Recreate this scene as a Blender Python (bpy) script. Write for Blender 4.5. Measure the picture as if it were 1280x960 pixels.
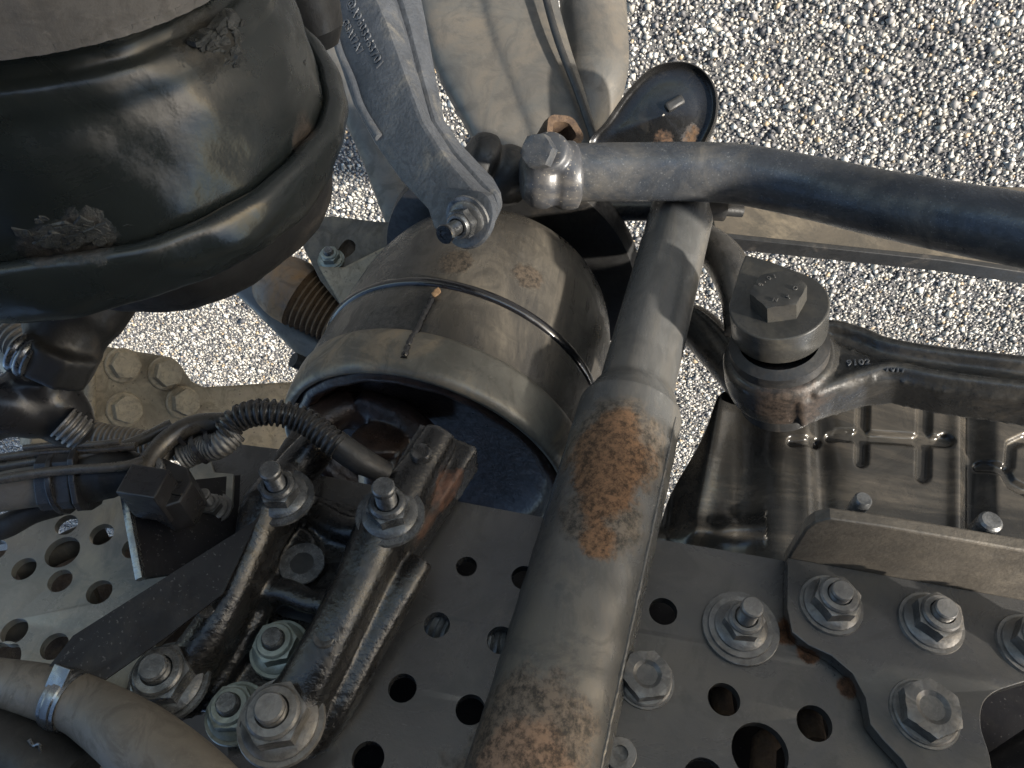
import bpy, bmesh, math, random
import numpy as np
from mathutils import Vector, Matrix
from mathutils.geometry import tessellate_polygon
random.seed(7); rng = np.random.default_rng(7)
for o in list(bpy.data.objects): bpy.data.objects.remove(o)
S = bpy.context.scene
COL = S.collection
# ------------------------------------------------------------------ camera, world, sun, exposure
F = 967.0            # focal length in pixels of the 1280 px wide photograph
CAM_H = 1.32         # camera height above the asphalt
yc = Vector((0, .62, .78)).normalized()                     # outboard direction of the truck, seen from the camera
xc = Vector((.98, -.14, .11)); xc = (xc - yc*xc.dot(yc)).normalized()
zc = xc.cross(yc).normalized()                              # gravity up, seen from the camera
R3 = Matrix((xc, yc, zc))                                   # camera space -> world (rotation)
C2W = Matrix.Translation((0, 0, CAM_H)) @ R3.to_4x4()
cd = bpy.data.cameras.new('camera'); cam = bpy.data.objects.new('camera', cd); COL.objects.link(cam)
cam.matrix_world = C2W; cd.sensor_width = 36; cd.lens = F/1280*36; cd.clip_start = .02; cd.clip_end = 300
S.camera = cam
SUN_DIR = Vector((.82, .34, .46)).normalized()              # towards the sun, world
W = bpy.data.worlds.new('World'); S.world = W; W.use_nodes = True
nt = W.node_tree; bg = nt.nodes['Background']; sky = nt.nodes.new('ShaderNodeTexSky'); sky.sky_type = 'NISHITA'
sky.sun_disc = False; sky.sun_elevation = math.asin(SUN_DIR.z); sky.sun_rotation = math.atan2(SUN_DIR.x, SUN_DIR.y)
sky.dust_density = 1.2; sky.ozone_density = 1.1
nt.links.new(sky.outputs[0], bg.inputs[0]); bg.inputs[1].default_value = .13
sl = bpy.data.lights.new('sun', 'SUN'); sl.energy = 5.0; sl.angle = math.radians(2.2); sl.color = (1, .93, .83)
so = bpy.data.objects.new('sun', sl); COL.objects.link(so); so.rotation_euler = SUN_DIR.to_track_quat('Z', 'Y').to_euler()
S.view_settings.view_transform = 'Standard'; S.view_settings.look = 'None'; S.view_settings.gamma = 1
S.view_settings.exposure = 1.2
S.render.engine = 'CYCLES'; S.cycles.max_bounces = 8

# ------------------------------------------------------------------ helpers: points and planes
def P(px, py, d): return Vector(((px-640)*d/F, (480-py)*d/F, -d))
def Wd(p): return C2W @ Vector(p)
def V(*a): return Vector(a)
X, Y, Z = xc, yc, zc
class Plane:
    def __init__(s, o, n, x=None):
        s.o = Vector(o); s.n = Vector(n).normalized(); x = Vector(x) if x is not None else xc
        s.x = (x - s.n*x.dot(s.n)).normalized(); s.y = s.n.cross(s.x)
    def at(s, px, py, h=0):
        r = P(px, py, 1); t = (s.o + s.n*h).dot(s.n)/r.dot(s.n); return r*t
    def uv(s, px, py, h=0):
        q = s.at(px, py, h) - s.o; return (q.dot(s.x), q.dot(s.y))
    def pt(s, u, v, h=0): return s.o + s.x*u + s.y*v + s.n*h
    def off(s, h): return Plane(s.o + s.n*h, s.n, s.x)

def smooth_path(pts, n=8, closed=False):
    pts = [Vector(p) for p in pts]; out = []; m = len(pts)
    if m < 3 and not closed:
        return [pts[0].lerp(pts[-1], i/n) for i in range(n+1)]
    rngk = m if closed else m-1
    for i in range(rngk):
        if closed: a, b, c, d = pts[i-1], pts[i], pts[(i+1) % m], pts[(i+2) % m]
        else:
            b, c = pts[i], pts[i+1]
            a = pts[i-1] if i else b*2-c
            d = pts[i+2] if i+2 < m else c*2-b
        for k in range(n):
            t = k/n
            out.append(.5*((2*b)+(c-a)*t+(2*a-5*b+4*c-d)*t*t+(3*b-a-3*c+d)*t**3))
    if not closed: out.append(pts[-1])
    return out
def ss(x): x = min(1, max(0, x)); return x*x*(3-2*x)

class G:
    """a pile of faces in camera space"""
    def __init__(s): s.v = []; s.f = []
    def add(s, v, f):
        b = len(s.v); s.v += [Vector(q) for q in v]; s.f += [tuple(b+i for i in q) for q in f]; return s
    def tube(s, pts, rad, seg=20, cap=True, ry=None, up=None, sq=1.0):
        pts = [Vector(p) for p in pts]; n = len(pts)
        if not hasattr(rad, '__len__'): rad = [rad]*n
        if len(rad) != n:
            rr = rad; rad = [float(np.interp(i/(n-1), np.linspace(0, 1, len(rr)), rr)) for i in range(n)]
        t0 = (pts[1]-pts[0]).normalized()
        u = Vector(up) if up is not None else (Vector((0, 0, 1)) if abs(t0.z) < .9 else Vector((1, 0, 0)))
        vs = []; fs = []
        for i, p in enumerate(pts):
            t = (pts[min(i+1, n-1)] - pts[max(i-1, 0)]).normalized()
            u = (u - t*u.dot(t)).normalized(); w = t.cross(u)
            for k in range(seg):
                a = 2*math.pi*k/seg; ca, sa = math.cos(a), math.sin(a)
                if sq != 1.0: ca = math.copysign(abs(ca)**sq, ca); sa = math.copysign(abs(sa)**sq, sa)
                q = ry if ry else 1.0
                vs.append(p + (w*ca + u*sa*q)*rad[i])
        for i in range(n-1):
            for k in range(seg):
                fs.append((i*seg+k, i*seg+(k+1) % seg, (i+1)*seg+(k+1) % seg, (i+1)*seg+k))
        if cap:
            fs.append(tuple(range(seg))[::-1]); fs.append(tuple((n-1)*seg+k for k in range(seg)))
        return s.add(vs, fs)
    def lathe(s, o, ax, prof, seg=48, a0=0, a1=2*math.pi, sm=0, wob=None):
        o = Vector(o); ax = Vector(ax).normalized(); x = (xc - ax*xc.dot(ax)).normalized(); y = ax.cross(x)
        if sm: prof = [(q.x, q.y) for q in smooth_path([Vector((r, h, 0)) for r, h in prof], sm)]
        vs = []; fs = []; full = abs(a1-a0-2*math.pi) < 1e-6; m = seg if full else seg+1
        for r, h in prof:
            for k in range(m):
                a = a0+(a1-a0)*k/seg; rr = max(r, 1e-5)
                if wob: rr *= wob(a, h)
                vs.append(o + ax*h + (x*math.cos(a)+y*math.sin(a))*rr)
        for i in range(len(prof)-1):
            for k in range(seg):
                fs.append((i*m+k, i*m+(k+1) % m, (i+1)*m+(k+1) % m, (i+1)*m+k))
        return s.add(vs, fs)
    def prism(s, pl, outline, h0, h1, holes=(), px=True, sm=0):
        """outline in photo pixels on plane pl (or plane uv); solid between heights h0 < h1"""
        o2 = [pl.uv(*q) for q in outline] if px else list(outline)
        if sm: o2 = [(q.x, q.y) for q in smooth_path([Vector((a, b, 0)) for a, b in o2], sm, True)]
        rings = [o2]
        for h in holes:
            rings.append(h)
        allp = [q for r in rings for q in r]
        tri = tessellate_polygon([[Vector((a, b, 0)) for a, b in r] for r in rings])
        n = len(allp)
        vs = [pl.pt(a, b, h1) for a, b in allp] + [pl.pt(a, b, h0) for a, b in allp]
        fs = []
        for t in tri:
            a, b, c = [Vector(allp[i]) for i in t]
            cr = (b-a).x*(c-a).y-(b-a).y*(c-a).x
            t = tuple(t) if cr > 0 else tuple(t)[::-1]
            if abs(cr) < 1e-12: continue
            fs.append(t); fs.append(tuple(i+n for i in t)[::-1])
        b0 = 0
        for ri, r in enumerate(rings):
            m = len(r); area = sum(r[i][0]*r[(i+1) % m][1]-r[(i+1) % m][0]*r[i][1] for i in range(m))
            ccw = (area > 0) == (ri == 0)
            for i in range(m):
                a, c = b0+i, b0+(i+1) % m
                fs.append((a, a+n, c+n, c) if ccw else (a, c, c+n, a+n))
            b0 += m
        return s.add(vs, fs)
    def loft(s, pl, of, ob, hf, hb):
        a = [pl.at(*q, hf) for q in of]; b = [pl.at(*q, hb) for q in ob]; n = len(a)
        t = tessellate_polygon([[Vector((*pl.uv(*q), 0)) for q in of]])
        return s.add(a+b, [tuple(k) for k in t]+[tuple(i+n for i in k) for k in t]+[(i, (i+1) % n, (i+1) % n+n, i+n) for i in range(n)])
    def slab(s, pts, th):
        """thin sheet through 3-4+ camera-space points"""
        pts = [Vector(p) for p in pts]; nn = (pts[1]-pts[0]).cross(pts[2]-pts[0]).normalized()
        pl = Plane(pts[0], nn, pts[1]-pts[0])
        uv = [((p-pl.o).dot(pl.x), (p-pl.o).dot(pl.y)) for p in pts]
        return s.prism(pl, uv, -th/2, th/2, px=False)
    def box(s, c, ax, ay, az, sx, sy, sz):
        c = Vector(c); vs = []
        for i in (-1, 1):
            for j in (-1, 1):
                for k in (-1, 1): vs.append(c+Vector(ax)*i*sx/2+Vector(ay)*j*sy/2+Vector(az)*k*sz/2)
        return s.add(vs, [(0, 1, 3, 2), (4, 6, 7, 5), (0, 4, 5, 1), (2, 3, 7, 6), (0, 2, 6, 4), (1, 5, 7, 3)])

ORG = {}
def raw_mesh(name, vs, fs, smooth=38, dis=False):
    me = bpy.data.meshes.new(name); me.from_pydata([tuple(v) for v in vs], [], fs)
    bm = bmesh.new(); bm.from_mesh(me); bmesh.ops.remove_doubles(bm, verts=bm.verts, dist=2e-6)
    bmesh.ops.recalc_face_normals(bm, faces=bm.faces)
    if dis: bmesh.ops.dissolve_limit(bm, angle_limit=math.radians(1.0), verts=bm.verts, edges=bm.edges)
    bm.to_mesh(me); bm.free()
    return me
def finish(me, smooth=38):
    for p in me.polygons: p.use_smooth = True
    try: me.set_sharp_from_angle(angle=math.radians(smooth))
    except Exception: pass
def evald(me, mods):
    """mesh after modifiers, as new mesh data"""
    o = bpy.data.objects.new('tmp', me); COL.objects.link(o)
    for typ, kw in mods:
        m = o.modifiers.new(typ, typ)
        for k, v in kw.items(): setattr(m, k, v)
    dg = bpy.context.evaluated_depsgraph_get(); dg.update()
    r = bpy.data.meshes.new_from_object(o.evaluated_get(dg)); bpy.data.objects.remove(o); return r
def thing(name, label, cat, at, group=None):
    o = bpy.data.objects.new(name, None); COL.objects.link(o); o.location = Wd(at); o.empty_display_size = .02
    o['label'] = label; o['category'] = cat
    if group: o['group'] = group
    ORG[o.name] = o.location.copy(); return o
def obj(name, g, m, parent=None, label=None, cat=None, group=None, kind=None, bevel=0, fuse=0, smi=2, ang=38, sub=0, disp=None):
    """link the faces of g as one mesh object"""
    vw = [Wd(v) for v in g.v]
    n = len(vw); c = Vector((sum(v.x for v in vw)/n, sum(v.y for v in vw)/n, sum(v.z for v in vw)/n))
    me = raw_mesh(name, [v-c for v in vw], g.f, dis=bool(bevel and not fuse))
    mods = []
    if fuse: mods += [('REMESH', dict(mode='VOXEL', voxel_size=fuse)), ('SMOOTH', dict(iterations=smi, factor=.6))]
    if bevel: mods += [('BEVEL', dict(width=bevel, segments=2, limit_method='ANGLE', angle_limit=math.radians(40), use_clamp_overlap=True))]
    if sub: mods += [('SUBSURF', dict(levels=sub, render_levels=sub))]
    if mods: me = evald(me, mods)
    me.name = name; me.materials.clear(); me.materials.append(m); finish(me, 70 if fuse else (min(ang, 22) if bevel else ang))
    o = bpy.data.objects.new(name, me); COL.objects.link(o)
    o.location = c - (ORG[parent.name] if parent else Vector((0, 0, 0)))
    if parent: o.parent = parent
    ORG[o.name] = c
    if label: o['label'] = label
    if cat: o['category'] = cat
    if group: o['group'] = group
    if kind: o['kind'] = kind
    return o

# ------------------------------------------------------------------ materials
def lin(c): return tuple(c)+(1,)
def mat(name, c1, c2=None, rough=.5, metal=0, scale=30, bump=.15, pamp=1.0, bscale=220, dust=None, patches=(), edge=0, stain=.5, spec=.5, coat=0, rvar=.12, cracks=None, stretch=None, speck=None):
    """procedural paint/metal/rubber; patches = stains with a place of their own: (cam point, radius, colour, roughness)"""
    m = bpy.data.materials.new(name); m.use_nodes = True; t = m.node_tree; N = t.nodes; L = t.links
    b = N['Principled BSDF']; geo = N.new('ShaderNodeNewGeometry'); pos = geo.outputs['Position']
    if stretch:
        mp = N.new('ShaderNodeMapping'); mp.inputs['Scale'].default_value = stretch; mp.inputs['Rotation'].default_value = (.3, .5, .2)
        L.new(pos, mp.inputs['Vector']); tpos = mp.outputs[0]
    else: tpos = pos
    def noise(sc, det=5, ro=.6, v=None, dist=0):
        n = N.new('ShaderNodeTexNoise'); n.inputs['Scale'].default_value = sc; n.inputs['Detail'].default_value = det
        n.inputs['Roughness'].default_value = ro; n.inputs['Distortion'].default_value = dist
        L.new(v if v else tpos, n.inputs['Vector']); return n.outputs['Fac']
    def ramp(f, a, bb, ca=(0, 0, 0, 1), cb=(1, 1, 1, 1)):
        r = N.new('ShaderNodeValToRGB'); r.color_ramp.elements[0].position = a; r.color_ramp.elements[1].position = bb
        r.color_ramp.elements[0].color = ca; r.color_ramp.elements[1].color = cb; L.new(f, r.inputs[0]); return r.outputs[0]
    def mix(f, a, bb):
        x = N.new('ShaderNodeMix'); x.data_type = 'RGBA'
        for sock, val in ((x.inputs[0], f), (x.inputs[6], a), (x.inputs[7], bb)):
            if hasattr(val, 'is_linked') or hasattr(val, 'links'): L.new(val, sock)
            else: sock.default_value = val
        return x.outputs[2]
    def math_(op, a, bb):
        x = N.new('ShaderNodeMath'); x.operation = op; x.use_clamp = False
        for i, val in enumerate((a, bb)):
            if hasattr(val, 'links'): L.new(val, x.inputs[i])
            else: x.inputs[i].default_value = val
        return x.outputs[0]
    c2 = c2 or tuple(min(1, k*1.7) for k in c1)
    big = noise(scale, 6, .65)
    col = mix(ramp(big, .35, .68), lin(c1), lin(c2))
    rg = math_('ADD', rough-rvar/2, math_('MULTIPLY', noise(scale*2.3, 4), rvar*2))
    rg = math_('SUBTRACT', rg, rvar*.5)
    if dust:
        dc, amt = dust
        dm = ramp(noise(scale*.6, 8, .72, dist=.6), .62-amt*.35, .80-amt*.2)
        col = mix(dm, col, lin(dc)); rg = math_('ADD', rg, math_('MULTIPLY', dm, .25))
    if speck:
        sc_, sd = speck; sm_ = ramp(noise(sd, 2, .5), .66, .70)
        col = mix(sm_, col, lin(sc_))
    if stain:
        sm2 = ramp(noise(scale*1.7, 7, .68, pos, 1.8), .47, .60)
        f2 = math_('MULTIPLY', sm2, stain); col = mix(f2, col, mix(.5, lin(tuple(k*.45 for k in c1)), lin(tuple(k*.6 for k in c2))))
        rg = math_('ADD', rg, math_('MULTIPLY', math_('SUBTRACT', sm2, .5), .16))
        sc3 = ramp(noise(scale*9, 6, .8, pos, .3), .60, .72); col = mix(math_('MULTIPLY', sc3, .35), col, lin(tuple(min(1, k*1.9) for k in c2)))
    if edge:
        ep = ramp(geo.outputs['Pointiness'], .515, .56); en = ramp(noise(90, 5, .7, pos), .38, .60)
        col = mix(math_('MULTIPLY', math_('MULTIPLY', ep, en), edge), col, lin(tuple(min(1, .10+k*2.2) for k in c2)))
    hgt = noise(bscale, 4, .6)
    for (cp, rad, pc, pr) in patches:
        vm = N.new('ShaderNodeVectorMath'); vm.operation = 'DISTANCE'; L.new(pos, vm.inputs[0]); vm.inputs[1].default_value = Wd(cp)
        dd = math_('ADD', math_('DIVIDE', vm.outputs['Value'], rad), math_('MULTIPLY', math_('SUBTRACT', noise(70, 8, .72, pos), .5), pamp*1.3))
        pm = ramp(dd, .66, .90, (1, 1, 1, 1), (0, 0, 0, 1))
        pcol = mix(ramp(noise(190, 7, .75, pos), .42, .60), lin(tuple(min(1, k*q) for k, q in zip(pc, (1.12, 1.05, 1.0)))), lin(tuple(k*.28 for k in pc)))
        col = mix(pm, col, pcol)
        rg = math_('ADD', math_('MULTIPLY', rg, math_('SUBTRACT', 1, pm)), math_('MULTIPLY', pm, pr))
        hgt = math_('ADD', hgt, math_('MULTIPLY', math_('MULTIPLY', pm, noise(120, 6, .75, pos)), 2.5))
    if cracks:
        vo = N.new('ShaderNodeTexVoronoi'); vo.feature = 'DISTANCE_TO_EDGE'; vo.inputs['Scale'].default_value = cracks; L.new(tpos, vo.inputs['Vector'])
        hgt = math_('SUBTRACT', hgt, ramp(vo.outputs['Distance'], 0, .06, (1, 1, 1, 1), (0, 0, 0, 1)))
    bp = N.new('ShaderNodeBump'); bp.inputs['Strength'].default_value = min(1, bump*2); bp.inputs['Distance'].default_value = .0012
    L.new(hgt, bp.inputs['Height']); L.new(bp.outputs[0], b.inputs['Normal'])
    L.new(col, b.inputs['Base Color']); L.new(rg, b.inputs['Roughness'])
    b.inputs['Metallic'].default_value = metal; b.inputs['Specular IOR Level'].default_value = spec
    b.inputs['Coat Weight'].default_value = coat; b.inputs['Coat Roughness'].default_value = .25
    return m

RUST = (.23, .10, .035); MUD = (.22, .165, .105); TAN = (.30, .24, .17)
WEB = Plane(P(925, 780, .50), yc)
SA, SB = P(858, 244, .765), P(668, 975, .45)      # shock absorber ends
def on_shock(px, py):                              # point on the tube's near face
    a = P(px, py, 1); u = (SB-SA).normalized()
    # closest approach of the ray to the axis, minus radius
    w = SA; b_ = a.normalized(); A_ = b_.dot(u); t = (w.dot(b_) - w.dot(u)*A_)/(1-A_*A_); return b_*(t-.037)
AS = P(538, 572, .70); aax = V(-.27, -.735, .62).normalized(); R0 = .137
def on_cyl(px, py, O, A_, R_):       # nearest hit of a sight line with a round body
    d = P(px, py, 1).normalized(); oc = -Vector(O); da = d - A_*d.dot(A_); oa = oc - A_*oc.dot(A_)
    a_ = da.dot(da); b_ = 2*da.dot(oa); c_ = oa.dot(oa)-R_*R_; q = b_*b_-4*a_*c_
    return d*((-b_-math.sqrt(max(q, 0)))/(2*a_))
def dr_(px, py): return on_cyl(px, py, AS, aax, R0)
CC = P(80, 112, .36); RC = .1165; chx = (yc+xc*.10).normalized()
def chp(px, py): return on_cyl(px, py, CC, chx, RC*.95)
def wp0(px, py, h): return WEB.at(px, py, h)
M = {}
M['paint'] = mat('satin black chassis paint', (.035, .037, .042), (.062, .064, .07), .42, scale=18, bump=.06, dust=((.13, .115, .095), .35), speck=((.2, .18, .15), 420))
M['web'] = mat('graphite steel frame paint', (.078, .079, .082), (.118, .115, .110), .33, .6, scale=9, bump=.05, bscale=500, dust=((.12, .11, .095), .35), patches=[(WEB.at(640, 1000), .05, (.10, .09, .08), .5), (WEB.at(985, 790), .012, (.10, .05, .025), .8), (WEB.at(1010, 815), .010, (.11, .055, .028), .8), (WEB.at(1060, 860), .008, (.09, .05, .03), .8)], edge=0)
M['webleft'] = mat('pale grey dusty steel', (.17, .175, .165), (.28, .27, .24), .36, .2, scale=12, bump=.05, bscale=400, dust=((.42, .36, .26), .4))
M['cast'] = mat('oily black casting', (.007, .007, .0075), (.014, .0135, .013), .27, scale=35, bump=.30, bscale=240, dust=((.028, .024, .02), .2), coat=.2, spec=.4, patches=[(wp0(570, 615, .034), .022, (.085, .042, .026), .6), (wp0(545, 665, .034), .018, (.075, .042, .028), .6)], edge=0.5)
M['castgrey'] = mat('dusty cast iron paint', (.040, .045, .053), (.066, .072, .082), .48, .1, scale=40, bump=.30, bscale=330, dust=((.14, .13, .11), .25), edge=0)
M['castside'] = mat('dark side of lever', (.055, .053, .05), (.08, .075, .07), .5, .0, scale=40, bump=.25, bscale=330)
M['link'] = mat('grey forged steel paint', (.022, .022, .022), (.042, .040, .036), .32, .15, scale=30, bump=.10, bscale=300, dust=((.075, .064, .05), .25), patches=[(P(985, 500, .60), .035, (.045, .035, .028), .5)], edge=0.3)
M['cap'] = mat('satin grey cap paint', (.040, .040, .038), (.056, .054, .05), .36, .15, scale=22, bump=.06, dust=((.10, .09, .07), .3), edge=0)
M['rubber'] = mat('black rubber', (.010, .010, .010), (.02, .02, .02), .55, scale=50, bump=.12, dust=((.06, .05, .04), .2))
M['shock'] = mat('grey damper tube paint', (.085, .088, .088), (.13, .127, .12), .33, .3, pamp=.75, scale=14, bump=.08, bscale=300, dust=((.16, .138, .108), .5), stretch=(1, 1, .3),
    patches=[(on_shock(766, 560), .050, (.13, .112, .09), .6), (on_shock(750, 650), .036, (.125, .11, .09), .6), (on_shock(655, 930), .052, (.16, .13, .10), .55), (on_shock(775, 540), .022, (.17, .105, .06), .85), (on_shock(764, 575), .036, (.19, .115, .065), .85), (on_shock(757, 615), .026, (.17, .10, .055), .85), (on_shock(742, 660), .012, (.19, .115, .065), .85), (on_shock(762, 560), .024, (.19, .115, .065), .85), (on_shock(755, 600), .026, (.19, .115, .065), .9), (on_shock(747, 640), .016, (.19, .115, .065), .9), (on_shock(745, 685), .017, (.19, .115, .065), .85),
             (on_shock(655, 965), .034, (.27, .18, .12), .7), (on_shock(610, 950), .02, (.27, .18, .12), .7), (on_shock(790, 492), .012, (.3, .18, .1), .8)])
M['bar'] = mat('stabiliser bar paint', (.034, .040, .049), (.058, .064, .074), .34, .2, scale=22, bump=.10, bscale=420, dust=((.12, .11, .095), .45), speck=((.16, .165, .165), 700))
M['air'] = mat('dusty air spring rubber', (.032, .030, .027), (.060, .054, .045), .34, scale=18, bump=.14, bscale=260, dust=((.125, .108, .083), .35), stretch=(1, 1, .28),
    patches=[(dr_(480, 400), .030, (.045, .046, .044), .4), (dr_(505, 420), .026, (.035, .036, .035), .4), (dr_(520, 385), .022, (.03, .03, .028), .4), (dr_(660, 345), .018, (.055, .045, .034), .5), (dr_(570, 325), .020, (.052, .044, .034), .5)])
M['airgrey'] = mat('scuffed steel rim', (.09, .085, .072), (.15, .145, .125), .42, .3, scale=20, bump=.1, dust=((.26, .2, .13), .4), patches=[(P(560, 500, .62), .03, (.05, .035, .028), .4), (P(470, 500, .62), .02, (.05, .035, .028), .4)])
M['greasy'] = mat('greasy rusty iron', (.014, .010, .009), (.045, .030, .024), .38, .2, scale=40, bump=.5, bscale=120, dust=((.07, .045, .036), .3), coat=.1, spec=.3)
M['oil'] = mat('black oil', (.004, .004, .005), (.008, .008, .009), .14, scale=30, bump=.1, coat=.6)
M['chamber'] = mat('scuffed gloss black chamber', (.010, .013, .013), (.018, .022, .022), .30, scale=9, bump=.20, bscale=60, dust=((.035, .033, .027), .2), coat=.15, spec=.4,
    patches=[(chp(100, 292), .015, (.045, .045, .042), .3), (chp(60, 300), .012, (.04, .04, .038), .3), (chp(365, 165), .014, (.05, .042, .034), .6), (chp(180, 80), .010, (.04, .045, .045), .3), (chp(290, 40), .024, (.02, .019, .014), .6)])
M['scab'] = mat('flaking black coating', (.014, .016, .016), (.06, .062, .06), .35, scale=120, bump=.4, bscale=300)
M['cup'] = mat('gloss black cup', (.007, .007, .007), (.012, .012, .012), .30, spec=.3, scale=30, bump=.08, dust=((.04, .035, .028), .2), coat=.3, patches=[(P(830, 178, .83), .022, (.10, .06, .035), .9), (P(790, 175, .83), .018, (.08, .05, .03), .9), (P(865, 172, .83), .018, (.09, .055, .03), .9)])
M['webbing'] = mat('dusty grey ribbed cover', (.085, .08, .075), (.13, .12, .11), .7, scale=30, bump=.2)
M['brown'] = mat('dusty brown axle paint', (.055, .048, .037), (.090, .075, .056), .6, .1, scale=16, bump=.14, bscale=200, dust=((.21, .17, .115), .4))
M['axle'] = mat('dusty taupe axle paint', (.060, .060, .058), (.086, .082, .073), .44, .1, scale=12, bump=.10, bscale=250, dust=((.11, .092, .07), .5))
M['rustpaint'] = mat('rust stained grey casting', (.11, .10, .09), (.20, .13, .075), .6, .1, scale=28, bump=.2, bscale=200, dust=((.24, .13, .05), .6))
M['rust'] = mat('orange rust', (.13, .075, .035), (.20, .125, .065), .85, scale=90, bump=.6, bscale=160)
M['rustdark'] = mat('dark crumbly rust', (.035, .02, .012), (.09, .055, .03), .9, scale=120, bump=.9, bscale=140)
M['steelnut'] = mat('dusty zinc fastener', (.085, .083, .08), (.14, .135, .128), .42, .35, scale=60, bump=.12, bscale=500, dust=((.17, .15, .125), .4), edge=0.25)
M['darknut'] = mat('oily dark fastener', (.05, .053, .056), (.11, .112, .112), .33, .5, scale=60, bump=.15, bscale=500, edge=0.35)
M['greennut'] = mat('green zinc fastener', (.19, .22, .20), (.31, .34, .31), .42, .35, scale=60, bump=.1, bscale=500, dust=((.12, .11, .07), .3))
M['brownnut'] = mat('mud dusted fastener', (.26, .215, .15), (.40, .32, .21), .6, .2, scale=60, bump=.2, bscale=400)
M['hose'] = mat('dusty rubber hose', (.10, .088, .072), (.14, .122, .10), .6, scale=25, bump=.12, bscale=300, dust=((.17, .15, .125), .35))
M['conduit'] = mat('black plastic conduit', (.02, .02, .021), (.04, .04, .04), .33, scale=40, bump=.05)
M['braid'] = mat('silver grey braided sleeve', (.13, .13, .125), (.20, .195, .185), .45, .4, scale=50, bump=.2, bscale=800)
M['clamp'] = mat('stainless band', (.16, .17, .18), (.28, .29, .3), .3, .85, scale=50, bump=.08)
M['plastic'] = mat('black moulded plastic', (.012, .012, .013), (.022, .022, .024), .36, scale=30, bump=.05, edge=0)
M['stamp'] = mat('scuffed black stamped sheet', (.020, .020, .020), (.042, .040, .036), .22, .35, scale=14, bump=.08, bscale=300, dust=((.14, .12, .095), .35), stretch=(.15, 1, 1), edge=0)
M['flange'] = mat('muddy steel flange', (.07, .062, .052), (.11, .096, .078), .5, .2, scale=28, bump=.2, bscale=240, dust=((.13, .112, .088), .4), patches=[(P(1140, 683, .50), .012, (.06, .045, .025), .5)], edge=0)
M['foil'] = mat('bright aluminium sheet', (.80, .79, .76), (.86, .85, .82), .5, 0, scale=50, bump=.1)
M['bright_mud'] = mat('brown iron tinted as sunlit', (.17, .14, .095), (.28, .225, .15), .62, .0, scale=26, bump=.22, bscale=180, dust=((.36, .29, .19), .4), speck=((.10, .08, .055), 260))  # lighter copy of the brown paint; sunlight is put into its colour
M['wire'] = mat('thin black cable', (.03, .028, .026), (.09, .08, .065), .35, scale=60, bump=.05)
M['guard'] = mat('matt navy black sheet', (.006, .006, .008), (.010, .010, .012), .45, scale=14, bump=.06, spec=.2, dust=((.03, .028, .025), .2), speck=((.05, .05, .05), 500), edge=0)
M['cab'] = mat('cab underside black paint', (.012, .012, .013), (.02, .02, .02), .7, scale=3, bump=.1)
M['bitumen'] = mat('bitumen binder', (.07, .069, .068), (.17, .165, .155), .75, scale=160, bump=.9, bscale=420, speck=((.45, .43, .38), 170))

# chip material: colour per stone
cm = bpy.data.materials.new('pale stone chips'); cm.use_nodes = True
at_ = cm.node_tree.nodes.new('ShaderNodeAttribute'); at_.attribute_name = 'tone'
cm.node_tree.links.new(at_.outputs['Color'], cm.node_tree.nodes['Principled BSDF'].inputs['Base Color'])
cm.node_tree.nodes['Principled BSDF'].inputs['Roughness'].default_value = .6

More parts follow.
